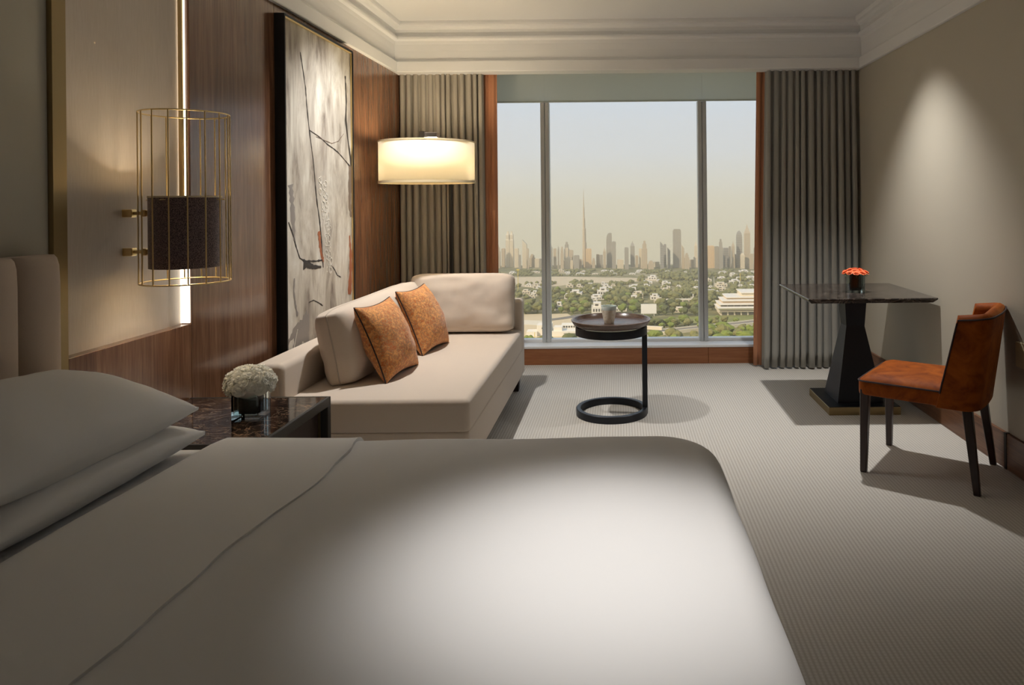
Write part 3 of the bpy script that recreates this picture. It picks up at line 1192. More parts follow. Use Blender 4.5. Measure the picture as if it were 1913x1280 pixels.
def stroke(name, pix, wd, mat, jit=.25, seed=0, lift=0.0):
    """flat brush stroke on the canvas through photo points"""
    r = random.Random(seed)
    P = [art_pt(*q) for q in pix]
    fine = []
    for a, b in zip(P, P[1:]):
        for i in range(5):
            fine.append(a.lerp(b, i / 5))
    fine.append(P[-1])
    bm = bmesh.new()
    rows = []
    for i, p in enumerate(fine):
        a, b = fine[max(0, i - 1)], fine[min(len(fine) - 1, i + 1)]
        d = (b - a).normalized()
        s = Vector((0, -d.z, d.y))
        q = i / (len(fine) - 1)
        w = (wd[0] + (wd[1] - wd[0]) * q if isinstance(wd, tuple) else wd) * (1 + r.uniform(-jit, jit))
        rows.append([p - s * w / 2 + Vector((lift, 0, 0)), p + Vector((.0009 + lift, 0, 0)), p + s * w / 2 + Vector((lift, 0, 0))])
    grid_bm(bm, rows)
    return put(name, bm, mat, art)


stroke('brush_stroke', [(561, 97), (566, 130), (571, 165), (573, 195), (577, 235), (582, 275), (586, 305), (589, 345), (592, 375), (597, 410), (600, 440), (602, 470), (604, 500)], (.010, .013), 'paint_black', .45, 1)
stroke('brush_stroke', [(645, 142), (646, 160), (647, 190), (646, 225), (650, 260), (656, 305), (660, 330)], (.016, .03), 'paint_black', .4, 2)
stroke('brush_stroke', [(578, 243), (600, 258), (612, 270), (622, 277), (632, 285), (645, 300), (655, 312)], (.006, .009), 'paint_black', .5, 3)
stroke('brush_stroke', [(590, 255), (608, 263), (620, 268), (632, 264), (642, 250)], (.005, .005), 'paint_brown', .5, 4)
stroke('brush_stroke', [(539, 415), (548, 440), (553, 460), (560, 482), (569, 488), (590, 488), (603, 486)], (.008, .012), 'paint_black', .5, 5)
stroke('brush_stroke', [(567, 494), (575, 495), (586, 499), (600, 499)], (.05, .012), 'paint_black', .3, 6)
stroke('brush_stroke', [(577, 565), (586, 561), (596, 566), (603, 571)], (.006, .009), 'paint_black', .4, 7)
stroke('brush_stroke', [(596, 432), (598, 455), (601, 475), (604, 490)], (.035, .03), 'paint_rust', .35, 8)
stroke('brush_stroke', [(653, 440), (655, 470), (655, 510), (653, 550)], (.02, .06), 'paint_rust', .35, 9)
stroke('brush_stroke', [(655, 310), (654, 350), (653, 380), (656, 405)], (.06, .03), 'paint_brown', .35, 10)
stroke('brush_stroke', [(619, 495), (626, 505), (630, 514), (637, 518)], (.008, .006), 'paint_black', .5, 11)
stroke('brush_stroke', [(533, 648), (545, 630), (556, 616), (568, 606), (578, 602)], (.02, .10), 'paint_grey', .5, 12, -.0004)
stroke('brush_stroke', [(552, 655), (556, 635), (564, 620), (576, 612)], (.06, .16), 'paint_grey', .3, 18, -.0003)
stroke('brush_stroke', [(548, 655), (552, 635), (556, 615)], (.006, .006), 'paint_white', .3, 13, .001)
stroke('brush_stroke', [(550, 520), (549, 545), (552, 570), (556, 590)], (.014, .02), 'paint_grey', .4, 14)
stroke('brush_stroke', [(543, 345), (546, 380), (548, 420), (550, 450)], (.05, .03), 'paint_grey', .4, 15, -.0004)
# lattice of white loops
bm = bmesh.new()
rl = random.Random(3)
path = [(602, 335), (604, 360), (608, 385), (609, 410), (612, 435), (612, 460), (613, 485), (617, 505)]
for i in range(44):
    q = i / 43 * (len(path) - 1.001)
    k = int(q)
    f = q - k
    px = path[k][0] + (path[k + 1][0] - path[k][0]) * f + rl.uniform(-5.5, 5.5)
    py = path[k][1] + (path[k + 1][1] - path[k][1]) * f + rl.uniform(-3, 3)
    c = art_pt(px, py)
    ry, rz = rl.uniform(.012, .024), rl.uniform(.012, .026)
    n = 14
    tl_ = rl.uniform(-.6, .6)
    ring = []
    for j in range(n):
        a = 2 * PI * j / n
        for s in (1, .76):
            ly, lz = ry * s * math.cos(a), rz * s * math.sin(a)
            ring.append(bm.verts.new((c.x + .0011 + i * .00001, c.y + ly * math.cos(tl_) - lz * math.sin(tl_), c.z + ly * math.sin(tl_) + lz * math.cos(tl_))))
    for j in range(n):
        a, b = 2 * j, 2 * ((j + 1) % n)
        bm.faces.new((ring[a], ring[b], ring[b + 1], ring[a + 1]))
put('white_lattice', bm, 'paint_white', art)

# ================================================================== C-shaped side table with a cup
TX, TY = -.056, 4.41
ct = thing('side_table', 'round wooden tray table on a black C shaped frame', 'side table', (TX, TY, 0))
Rg = .222
lathe('base_ring', [(Rg, .0), (Rg, .040), (Rg - .003, .043), (Rg - .026, .043), (Rg - .029, .040), (Rg - .029, 0), (Rg, 0)], (TX, TY, 0), 'black_metal', ct, 72)
lathe('top_ring', [(Rg, .498), (Rg, .546), (Rg - .012, .546), (Rg - .014, .498), (Rg, .498)], (TX, TY, 0), 'black_metal', ct, 72)
box('post', TX + Rg - .030, TX + Rg + .002, TY - .020, TY + .014, .0, .545, 'black_metal', ct, .002, 1)
lathe('tray', [(0, .546), (.205, .546), (.232, .560), (.247, .583), (.2485, .588), (.245, .591), (.238, .591), (.234, .587), (.226, .570), (.21, .562), (0, .562)], (TX, TY, 0), 'tray_wood', ct, 80, 50)
cup = thing('cup', 'small marbled cream cup on the round tray table', 'cup', (TX - .012, TY + .01, .562))
m = principled('cup_glaze', (.62, .59, .48), .3)
v = coords(m)
n_ = noise(m, v, 38, 5, .6, 1.5)
base(m, ramp(m, n_, [(.34, (.66, .60, .46)), (.5, (.84, .81, .70)), (.66, (.90, .89, .82))]))
principled('cup_band', (.62, .72, .69), .25)
cc = (TX - .012, TY + .01, .562)
lathe('body', [(0, 0), (.028, 0), (.031, .004), (.037, .03), (.043, .06), (.046, .085), (.0425, .085), (.038, .05), (.030, .01), (0, .008)], cc, 'cup_glaze', cup, 40, 50)
lathe('glazed_rim', [(.0462, .084), (.0475, .104), (.0465, .108), (.0435, .106), (.0425, .084), (.0462, .084)], cc, 'cup_band', cup, 40, 50)

# ================================================================== pedestal desk table
DX, DY, DZ, DW = 1.496, 4.547, .735, .382
desk = thing('pedestal_table', 'square dark marble table on a black faceted pedestal', 'table', (DX, DY, 0))
bm = bmesh.new()
rows = []
for w, z in ((DW - .022, DZ - .030), (DW - .002, DZ - .010), (DW, DZ - .004), (DW - .003, DZ)):
    rows.append([Vector((DX + sx * w, DY + sy * w, z)) for sx, sy in ((-1, -1), (1, -1), (1, 1), (-1, 1))])
vs = grid_bm(bm, rows, True)
bm.faces.new(vs[0])
bm.faces.new(vs[-1])
put('table_top', bm, 'marble_dark', desk)
bm = bmesh.new()
rows = []
for w, z in ((.143, .05), (.058, .515), (.070, DZ - .029)):
    rows.append([Vector((DX + sx * w, DY + sy * w, z)) for sx, sy in ((-1, -1), (1, -1), (1, 1), (-1, 1))])
vs = grid_bm(bm, rows, True)
bm.faces.new(vs[0])
bm.faces.new(vs[-1])
put('pedestal', bm, 'black_metal', desk)
box('plinth', DX - .222, DX + .218, DY - .225, DY + .222, 0, .048, 'brass_dull', desk, .002, 1)
box('plinth_top', DX - .219, DX + .215, DY - .222, DY + .219, .0475, .052, 'black_metal', desk)
VD = Vector((1.492, 4.475, DZ))
cube_vase('flower_vase', 'small square glass vase of orange flowers on the marble table', VD, .095, .112)
bq = thing('bouquet', 'flat bunch of bright orange flowers on the marble table', 'bouquet', (VD.x, VD.y, VD.z + .10))
k = 0
for (rad, n, off, zz) in ((0, 1, 0, .142), (.036, 6, .2, .137), (.064, 10, .1, .125)):
    for i in range(n):
        a = off + 2 * PI * i / n
        p = (VD.x + rad * math.cos(a), VD.y + rad * math.sin(a), VD.z + zz)
        bloom('bloom', p, rnd.uniform(.021, .025), (math.cos(a) * rad * 9, math.sin(a) * rad * 9, 1), 'orange_petal', bq, 300 + k)
        k += 1
box('stems', VD.x - .018, VD.x + .018, VD.y - .018, VD.y + .018, VD.z + .03, VD.z + .135, 'leaf_green', bq, .008, 2)
for i in range(7):
    a = i * 2 * PI / 7
    leaf('leaf', (VD.x + .03 * math.cos(a), VD.y + .03 * math.sin(a), VD.z + .118), (math.cos(a), math.sin(a), -.05), .055, .022, 'leaf_green', bq)

# ================================================================== velvet chair
CHX, CHY = 1.508, 3.468
ch = thing('dining_chair', 'orange velvet chair with wrapped back and dark tapered legs', 'chair', (CHX, CHY, 0))
Rz = Matrix.Translation((CHX, CHY, 0)) @ Matrix.Rotation(math.radians(144.2), 4, 'Z')


def chair_leg(x, y, tx, ty, zt):
    bm = bmesh.new()
    rows = []
    for z, s, cx, cy in ((0, .0145, x, y), (zt, .0215, tx, ty)):
        rows.append([Rz @ Vector((cx + a * s, cy + b * s, z)) for a, b in ((-1, -1), (1, -1), (1, 1), (-1, 1))])
    vs = grid_bm(bm, rows, True)
    bm.faces.new(vs[0])
    bm.faces.new(vs[-1])
    bmesh.ops.bevel(bm, geom=[e for e in bm.edges], offset=.003, segments=1, affect='EDGES')
    put('leg', bm, 'dark_wood', ch, smooth=True, sharp=math.radians(35))


for s in (-1, 1):
    chair_leg(.246, .226 * s, .238, .212 * s, .40)
    chair_leg(-.252, .226 * s, -.205, .190 * s, .40)
# seat
bm = bmesh.new()
rows = []
lev = [(.012, .372), (.002, .376), (0, .385), (0, .42), (.0, .438), (.006, .446), (.020, .458), (.05, .470), (.11, .478), (.18, .480), (.226, .480)]
for ins, z in lev:
    pl = rrect(-.215 + ins, .272 - ins, -.236 + ins, .236 - ins, max(.035 - ins * .3, .006), 6, 8)
    rows.append([Rz @ Vector((x, y, z)) for x, y in pl])
vs = grid_bm(bm, rows, True)
bm.faces.new(vs[0])
bm.faces.new(vs[-1])
put('seat', bm, 'velvet', ch, smooth=True, sharp=math.radians(60))
pl = rrect(-.215, .272, -.236, .236, .035, 6, 8)
tube('seat_piping', [Rz @ Vector((x * 1.003, y * 1.003, .441)) for x, y in pl], .0042, 'velvet_piping', ch, 6, True)


# wrapped backrest: U plan lofted upwards, leaning back
def back_path(q, inner):
    """plan loop of the U at height fraction q; inner: inset"""
    xf = -.088 - .10 * q
    xr = -.262 - .062 * q
    w = .247 + .004 * q
    c = .075
    pts = []
    t = inner
    pts.append((xf, w - t))
    pts.append(((xf + xr + c) / 2, w - t))
    for i in range(7):
        a = PI / 2 * i / 6
        rr = max(c - t, .012)
        pts.append((xr + t + rr - rr * math.sin(a), w - t - rr + rr * math.cos(a)))
    bulge = 0.012 if inner == 0 else -.0
    for yy in (.5, .2, -.2, -.5):
        pts.append((xr + t - (bulge if not inner else 0) * (1 - yy * yy), yy * (w - t - .06)))
    for i in range(7):
        a = PI / 2 * (6 - i) / 6
        rr = max(c - t, .012)
        pts.append((xr + t + rr - rr * math.sin(a), -(w - t - rr + rr * math.cos(a))))
    pts.append(((xf + xr + c) / 2, -(w - t)))
    pts.append((xf, -(w - t)))
    return pts


TH = .062
zb0, zt0 = .366, .812
bm = bmesh.new()
rows = []
fr_ = [(0, .012), (.01, .0), (.2, 0), (.4, 0), (.6, 0), (.8, 0), (.92, .0), (.955, .004), (.98, .012), (1.0, .026)]
for q, shr in fr_:
    o_path = back_path(q, shr)
    i_path = back_path(q, TH - shr)
    z = zb0 + (zt0 - zb0) * q
    n = len(o_path)
    row = []
    for j, (x, y) in enumerate(o_path):
        side = abs(y) / .245
        # top line dips a little towards the front of the wings
        dip = -.020 * max(0, (x + .33) / .16) * q
        row.append(Rz @ Vector((x, y, z + dip)))
    fx = (o_path[-1][0] + .010, (o_path[-1][1] + i_path[-1][1]) / 2)
    row.append(Rz @ Vector((fx[0], fx[1], z - .02 * max(0, (fx[0] + .33) / .16) * q)))
    for j, (x, y) in enumerate(reversed(i_path)):
        pad = .016 * math.sin(PI * min(1, max(0, (q - .15) / .85)))
        xx = x + pad * (1 if abs(y) < .15 else .2)
        row.append(Rz @ Vector((xx, y, z - .02 * max(0, (x + .33) / .16) * q)))
    fx = (o_path[0][0] + .010, (o_path[0][1] + i_path[0][1]) / 2)
    row.append(Rz @ Vector((fx[0], fx[1], z - .02 * max(0, (fx[0] + .33) / .16) * q)))
    rows.append(row)
vs = grid_bm(bm, rows, True)
# caps: quads between outer and inner loops
n = len(back_path(0, 0))
for lev_, fl_ in ((0, 0), (-1, 1)):
    L = vs[lev_]
    O = L[:n]
    I = list(reversed(L[n + 1:2 * n + 1]))
    for j in range(n - 1):
        bm.faces.new((O[j], O[j + 1], I[j + 1], I[j]))
    bm.faces.new((O[-1], L[n], I[-1]))
    bm.faces.new((O[0], I[0], L[2 * n + 1]))
put('backrest', bm, 'velvet', ch, smooth=True, sharp=math.radians(55))
pts = []
for q in [i / 12 for i in range(2, 12)]:
    x, y = back_path(q, 0)[0]
    pts.append(Rz @ Vector((x + .001, y, zb0 + (zt0 - zb0) * q - .02 * max(0, (x + .33) / .16) * q)))
for (x, y) in back_path(.955, .0):
    pts.append(Rz @ Vector((x, y, zb0 + (zt0 - zb0) * .955 - .020 * max(0, (x + .33) / .16) * .955)))
for q in [i / 12 for i in range(11, 1, -1)]:
    x, y = back_path(q, 0)[-1]
    pts.append(Rz @ Vector((x + .001, y, zb0 + (zt0 - zb0) * q - .02 * max(0, (x + .33) / .16) * q)))
tube('back_piping', pts, .0042, 'velvet_piping', ch, 6)

# brass socket plate on the papered wall
pl = thing('socket_plate', 'square brass socket plate on the beige wall beside the chair', 'socket plate', (XR, 3.26, .58))
box('plate', XR - .016, XR + .002, 3.225, 3.352, .522, .640, 'gold_plate', pl, .003, 2)
box('socket', XR - .0175, XR - .015, 3.255, 3.322, .55, .612, 'gold_plate', pl, .001, 1)

# ================================================================== the city outside
GZ = -130.0
YEND = (CAMZ - GZ) * F / 117.5


def gp(px, py):
    return at_z(px, py, GZ)


m = principled('ground_mat', (.5, .4, .25), .95)
v = coords(m, (1, 1, 1))
t_, p_, N_, L_ = nodes_of(m)
n1 = noise(m, v, .012, 6, .6, .4)
n2 = noise(m, v, .06, 5, .65)
mixn = N_('ShaderNodeMix')
mixn.data_type = 'FLOAT'
mixn.inputs[0].default_value = .45
L_(n1, mixn.inputs[2])
L_(n2, mixn.inputs[3])
base(m, ramp(m, mixn.outputs[0], [(.40, (.13, .125, .045)), (.52, (.23, .205, .08)), (.60, (.44, .36, .20)), (.72, (.60, .49, .30))]))
principled('sand', (.66, .53, .33), .95)
principled('pale_paving', (.74, .66, .50), .9)
principled('asphalt', (.20, .18, .15), .9)
m = principled('grass', (.20, .22, .06), .95)
base(m, ramp(m, noise(m, coords(m), .08, 4), [(.3, (.15, .18, .045)), (.7, (.30, .29, .09))]))


def foliage(name, c0, c1, c2):
    m = principled(name, c1, .9)
    v = coords(m)
    base(m, ramp(m, noise(m, v, .55, 4, .65), [(.3, c0), (.5, c1), (.72, c2)]))
    return m


foliage('tree_olive', (.10, .105, .035), (.20, .19, .065), (.32, .29, .11))
foliage('tree_green', (.08, .11, .022), (.18, .22, .04), (.34, .37, .08))
foliage('tree_dark', (.05, .06, .02), (.11, .12, .04), (.20, .20, .075))
principled('villa_white', (.82, .76, .64), .8)
principled('villa_cream', (.74, .64, .47), .8)
principled('glazing_and_bay_shade', (.09, .085, .075), .12)  # dark glass of windows, also the painted shade inside open bays
principled('roof_tan', (.60, .46, .31), .85)
principled('sign_white', (.86, .82, .74), .7)
principled('mast_yellow', (.80, .58, .10), .6)
principled('mast_grey', (.62, .58, .48), .6)

ground = tag(box('ground', -1100, 1100, 40, YEND, GZ - 6, GZ, 'ground_mat'), 'sandy city ground with green patches far below the window', 'ground', kind='structure')


def flat_patch(name, pix, mat, dz, parent):
    bm = bmesh.new()
    P = [gp(*q) for q in pix]
    lo = [bm.verts.new((p.x, p.y, GZ - .05)) for p in P]
    hi = [bm.verts.new((p.x, p.y, GZ + dz)) for p in P]
    bm.faces.new(hi)
    for i in range(len(P)):
        j = (i + 1) % len(P)
        bm.faces.new((lo[i], lo[j], hi[j], hi[i]))
    return put(name, bm, mat, parent)


flat_patch('sand_field', [(900, 530), (900, 518.5), (1050, 517), (1220, 520), (1235, 525), (1100, 529), (1000, 538)], 'sand', .15, ground)
flat_patch('sand_yard', [(930, 630), (935, 588), (1060, 586), (1078, 596), (1070, 612), (1050, 632)], 'sand', .15, ground)
flat_patch('paving', [(930, 604), (935, 597), (1020, 600), (1022, 609)], 'pale_paving', .3, ground)
flat_patch('lawn', [(1235, 606), (1245, 595), (1290, 592), (1330, 590), (1420, 588), (1425, 605), (1330, 603)], 'grass', .2, ground)
flat_patch('lawn', [(1060, 660), (1060, 634), (1200, 632), (1430, 622), (1430, 660)], 'grass', .2, ground)


def ribbon(name, pix, wpx, z0, z1, mat, parent):
    bm = bmesh.new()
    rows = []
    P = [gp(*q) for q in pix]
    fine = []
    for a, b in zip(P, P[1:]):
        fine += [a.lerp(b, i / 4) for i in range(4)]
    fine.append(P[-1])
    for i, p in enumerate(fine):
        a, b = fine[max(0, i - 1)], fine[min(len(fine) - 1, i + 1)]
        d = (b - a).normalized()
        s = Vector((-d.y, d.x, 0)) * wpx / 2
        rows.append([Vector((p.x - s.x, p.y - s.y, GZ + z0)), Vector((p.x + s.x, p.y + s.y, GZ + z0)), Vector((p.x + s.x, p.y + s.y, GZ + z1)), Vector((p.x - s.x, p.y - s.y, GZ + z1))])
    vs = grid_bm(bm, rows, True)
    bm.faces.new(vs[0])
    bm.faces.new(vs[-1])
    return put(name, bm, mat, parent)


road = thing('road', 'curving dark highway crossing the green park below', 'road', gp(1300, 620))
rp = [(1060, 640), (1130, 634), (1200, 628), (1250, 622), (1300, 617), (1360, 611), (1440, 602)]
ribbon('carriageway', rp, 13, -.1, 2.2, 'asphalt', road)
for off in (-2.6, 2.6):
    ribbon('parapet', [(x, y + off) for x, y in rp], 1.3, -.1, 3.4, 'pale_paving', road)
road2 = thing('road', 'short dark access road beside the sandy yard', 'road', gp(1050, 598))
ribbon('carriageway', [(1020, 599), (1045, 596), (1065, 593), (1090, 588)], 11, -.1, .5, 'asphalt', road2)
# pale gantry of the highway
br_ = thing('flyover', 'pale concrete flyover beam over the highway', 'bridge', gp(1225, 630))
ribbon('beam', [(1195, 623), (1215, 623.5), (1238, 625)], 5, 4.5, 7.5, 'villa_cream', br_)
p = gp(1239, 631)
box('pier', p.x - 1.2, p.x + 1.2, p.y - 1.2, p.y + 1.2, GZ - .1, GZ + 6, 'villa_cream', br_)

# ---- villas and larger buildings
OCC = []


def free(x, y, rad):
    return all((x - a) ** 2 + (y - b) ** 2 > (rad + c) ** 2 for a, b, c in OCC)


def villa(px, py, wpx, hpx, mat, label, group, r, dep=None):
    p = gp(px, py)
    s = p.y / F
    w, h = wpx * s, hpx * s
    d = dep or w * r.uniform(.7, 1.0)
    if group and not free(p.x, p.y + d / 2, .62 * w):
        return None
    OCC.append((p.x, p.y + d / 2, .78 * w))
    bm = bmesh.new()
    bx(bm, p.x - w / 2, p.x + w / 2, p.y, p.y + d, GZ - .1, GZ + h * .62)
    o = r.uniform(-.15, .15) * w
    bx(bm, p.x - w * .30 + o, p.x + w * .30 + o, p.y + d * .12, p.y + d * .85, GZ + h * .6, GZ + h)
    bx(bm, p.x - w * .5, p.x - w * .44, p.y, p.y + d, GZ + h * .6, GZ + h * .68)
    bx(bm, p.x + w * .44, p.x + w * .5, p.y, p.y + d, GZ + h * .6, GZ + h * .68)
    nb = len(bm.faces)
    nwin = max(2, int(wpx / 5))
    for i in range(nwin):
        xc = p.x - w * .42 + w * .84 * (i + .5) / nwin
        bx(bm, xc - w * .22 / nwin, xc + w * .22 / nwin, p.y - .12, p.y + .1, GZ + h * .18, GZ + h * .44)
    bx(bm, p.x - w * .16 + o, p.x + w * .10 + o, p.y + d * .12 - .12, p.y + d * .12 + .1, GZ + h * .70, GZ + h * .88)
    ob = put('villa', bm, mat)
    ob.data.materials.append(MATS['glazing_and_bay_shade'])
    for i, f in enumerate(ob.data.polygons):
        if i >= nb:
            f.material_index = 1
    return tag(ob, label, 'house', group)


r = random.Random(17)
villa(1043, 580, 14, 15, 'villa_white', 'small white house with dark windows behind the window mullion', None, r)
villa(1117, 586, 24, 20, 'villa_white', 'white two storey house just beyond the tray table', None, r)
villa(1160, 582, 22, 9, 'villa_white', 'white house with a long low roof beyond the cup', None, r)
villa(1332, 550, 24, 7, 'villa_white', 'long white flat roofed hall beside the second mullion', None, r)
villa(1348, 536, 22, 8, 'villa_cream', 'sand coloured school block behind the radio mast', None, r)
for q in range(8):
    OCC.append((gp(1342, 590).x + 6 + q * 9, gp(1342, 590).y + 18, 22))
    OCC.append((gp(1240, 572).x + 4 + q * 6, gp(1240, 570).y + 5, 7))
for q in range(6):
    OCC.append((gp(984, 628).x + q * 10, gp(984, 628).y + 8, 14))
for q in range(14):
    a_ = gp(1060 + q * 28, 640 - q * 2.75)
    OCC.append((a_.x, a_.y, 9))
OCC.append((gp(1212, 591).x - 6, gp(1212, 591).y, 6))
OCC.append((gp(1212, 591).x + 6, gp(1212, 591).y, 6))
OCC.append((gp(1225, 628).x, gp(1225, 628).y, 12))
for q in ((968, 540), (999, 643), (1334, 540), (1383, 526)):
    OCC.append((gp(*q).x, gp(*q).y, 2))
vz = [(935, 1200, 532, 546, 26, 9, 18, 5, 9, 'along the edge of the sand field'), (1200, 1330, 520, 545, 18, 8, 18, 4, 8, 'far behind the park'), (1325, 1415, 512, 545, 16, 10, 20, 4, 8, 'far behind the terraced building'),
      (935, 1060, 549, 560, 5, 10, 20, 6, 11, 'in the trees behind the sandy yard'), (1055, 1130, 552, 566, 8, 14, 26, 8, 14, 'behind the round tray table'), (1170, 1240, 545, 568, 9, 12, 24, 8, 14, 'behind the white billboard'), (1235, 1335, 553, 590, 12, 10, 22, 5, 10, 'around the low arcade'),
      (930, 1420, 506, 514, 26, 6, 16, 2.5, 5, 'at the foot of the skyline')]
for x0, x1, y0, y1, cnt, w0, w1, h0, h1, where in vz:
    for i in range(cnt):
        if r.random() < .65:
            villa(r.uniform(x0, x1), r.uniform(y0, y1), r.uniform(w0, w1), r.uniform(h0, h1), 'villa_white', 'low white flat roofed house ' + where, 'white houses ' + where, r)
        else:
            villa(r.uniform(x0, x1), r.uniform(y0, y1), r.uniform(w0, w1), r.uniform(h0, h1), 'villa_cream', 'low sand coloured house ' + where, 'sand coloured houses ' + where, r)
# white building with an arcade near the sandy yard
p0 = gp(984, 628)
s = p0.y / F


def rel(px, py, z):
    """point on the front plane of the arcade building"""
    return p0.x + (px - 984) * s


ab = thing('arcade_building', 'large white building with dark arched bays near the sandy yard', 'building', (p0.x, p0.y, GZ))
for x0, x1, h, d in ((984, 1004, 9, 14), (1003, 1030, 20, 16), (1030, 1078, 9, 22), (1034, 1050, 16, 12), (1046, 1080, 14.5, 14)):
    yo = 0 if h > 10 else -3
    if x0 == 1046:
        yo = 16
    box('wing', rel(x0, 0, 0), rel(x1, 0, 0), p0.y + yo, p0.y + yo + d, GZ - .1, GZ + h * s, 'villa_white', ab)
for i in range(6):
    xa = 1050 + i * 4.8
    box('shaded_bay', rel(xa, 0, 0), rel(xa + 3.2, 0, 0), p0.y + 15.8, p0.y + 16.2, GZ + 9.8 * s, GZ + 13.2 * s, 'glazing_and_bay_shade', ab)  # dark boxes painting the shade inside the open bays
for i in range(3):
    xa = 1054 + i * 8
    box('canopy', rel(xa, 0, 0), rel(xa + 7, 0, 0), p0.y - 6, p0.y - 1, GZ + 5 * s, GZ + 5.6 * s, 'asphalt', ab)
box('window', rel(1012, 0, 0), rel(1014, 0, 0), p0.y - .2, p0.y + .1, GZ + 13 * s, GZ + 16 * s, 'glazing_and_bay_shade', ab)

# long terraced building on the right
p1 = gp(1342, 590)
s1 = p1.y / F
tb = thing('terraced_building', 'long cream terraced building with stepped floors beside the rust curtain', 'building', (p1.x, p1.y, GZ))
for k, (x0, x1, z0, z1, yo) in enumerate(((1345, 1470, 0, 8, 0), (1341, 1470, 9, 13.5, -2), (1345, 1470, 15, 18.5, 6), (1352, 1470, 20, 24, 12), (1362, 1470, 25, 28.5, 20), (1392, 1470, 28.5, 36, 26))):
    xa, xb = p1.x + (x0 - 1342) * s1, p1.x + (x1 - 1342) * s1
    box('storey', xa + 1, xb, p1.y + yo + 2, p1.y + yo + 34, GZ + (z0 - 2) * s1 - .1, GZ + (z1 + 1.0) * s1, 'roof_tan' if k in (3, 4) else 'villa_cream', tb)
    box('floor_slab', xa, xb, p1.y + yo, p1.y + yo + 34, GZ + z1 * s1, GZ + (z1 + 1.6) * s1, 'villa_white', tb)
for i in range(8):
    xa = p1.x + (1347 - 1342 + 2 + i * 12.5) * s1
    box('shaded_bay', xa, xa + 9.5 * s1, p1.y + 1.6, p1.y + 2.3, GZ + 1 * s1, GZ + 6.5 * s1, 'glazing_and_bay_shade', tb)  # shade of the ground floor openings, put in as dark boxes
    box('window_band', xa, xa + 11.5 * s1, p1.y + 7.6, p1.y + 8.3, GZ + 15.2 * s1, GZ + 17.6 * s1, 'glazing_and_bay_shade', tb)
# low terrace of bays in the trees
p2 = gp(1240, 570)
s2 = p2.y / F
lb = thing('arcade_terrace', 'long low cream arcade with a row of dark bays among trees', 'building', (p2.x, p2.y, GZ))
box('wall', p2.x, p2.x + 66 * s2, p2.y, p2.y + 9, GZ - .1, GZ + 10 * s2, 'villa_cream', lb)
for i in range(11):
    xa = p2.x + (3 + i * 5.6) * s2
    box('shaded_bay', xa, xa + 3.4 * s2, p2.y - .25, p2.y + .1, GZ + 3.5 * s2, GZ + 8.3 * s2, 'glazing_and_bay_shade', lb)  # arcade openings: their shade is a dark box on the wall
# blank white billboard
p3 = gp(1212, 591)
s3 = p3.y / F
bbd = thing('billboard', 'blank white billboard standing among the trees', 'billboard', (p3.x, p3.y, GZ))
box('panel', p3.x - 14.5 * s3, p3.x + 14.5 * s3, p3.y - .4, p3.y + .4, GZ + 5 * s3, GZ + 23 * s3, 'sign_white', bbd)
for dx in (-10, 10):
    box('post', p3.x + (dx - .6) * s3, p3.x + (dx + .6) * s3, p3.y, p3.y + .8, GZ - .1, GZ + 6 * s3, 'mast_grey', bbd)


def mast(px, py, hpx, mat, label, head):
    p = gp(px, py)
    s = p.y / F
    t = thing('mast', label, 'mast', (p.x, p.y, GZ))
    tube('pole', [(p.x, p.y, GZ - .1), (p.x, p.y, GZ + hpx * s)], .55 * s, mat, t, 6)
    if head:
        box('head', p.x - 2.6 * s, p.x + 2.6 * s, p.y - .6, p.y + .6, GZ + (hpx - 1) * s, GZ + (hpx + 1) * s, mat, t)
    return t


mast(968, 540, 36, 'mast_yellow', 'tall yellow floodlight mast on the sand field', True)
mast(999, 643, 22, 'mast_yellow', 'thin yellow lamp post near the arcade building', False)
mast(1334, 540, 23, 'mast_grey', 'pale radio mast in the trees by the second mullion', False)
mast(1383, 526, 15, 'mast_yellow', 'stubby yellow tower standing on a pale base', False)


# ---- trees
tree_meshes = []


def tree_mesh(seed, mat, blobs, sub=2):
    r = random.Random(seed)
    bm = bmesh.new()
    bmesh.ops.create_cone(bm, segments=6, radius1=.07, radius2=.05, depth=.5, matrix=Matrix.Translation((0, 0, .24)), cap_ends=True)
    for k in range(blobs):
        a = r.uniform(0, 2 * PI)
        d = r.uniform(.0, .30) if k else 0
        rad = r.uniform(.19, .30) if k else .36
        c = Vector((d * math.cos(a), d * math.sin(a), r.uniform(.42, .78) if k else .58))
        g = bmesh.ops.create_icosphere(bm, subdivisions=sub, radius=rad, matrix=Matrix.Translation(c) @ Matrix.Diagonal((1, 1, .85, 1)))
        for vtx in g['verts']:
            nz = mnoise.noise(vtx.co * 7 + Vector((seed, 0, k)))
            vtx.co += (vtx.co - c).normalized() * nz * .10
    me = bpy.data.meshes.new('tree')
    bm.to_mesh(me)
    bm.free()
    me.materials.append(MATS[mat])
    return me


kinds = [('tree_olive', 'rounded olive green tree', 'olive trees'), ('tree_green', 'bright leafy green tree', 'bright green trees'), ('tree_dark', 'dark rounded tree', 'dark trees')]
protos = {k[0]: [tree_mesh(i * 7 + j, k[0], 6) for j in range(3)] for i, k in enumerate(kinds)}


def add_tree(px, py, h_px, kind, r, where):
    p = gp(px, py)
    h = h_px * p.y / F
    w = h * r.uniform(1.0, 1.35)
    if not free(p.x, p.y, w * .42):
        return False
    OCC.append((p.x, p.y, w * .42))
    me = r.choice(protos[kinds[kind][0]])
    o = bpy.data.objects.new('tree', me)
    COL.objects.link(o)
    o.location = (p.x, p.y, GZ - .1)
    o.scale = (w, w, h)
    o.rotation_euler = (0, 0, r.uniform(0, 6.28))
    tag(o, kinds[kind][1] + ' ' + where, 'tree', kinds[kind][2] + ' ' + where)
    return True


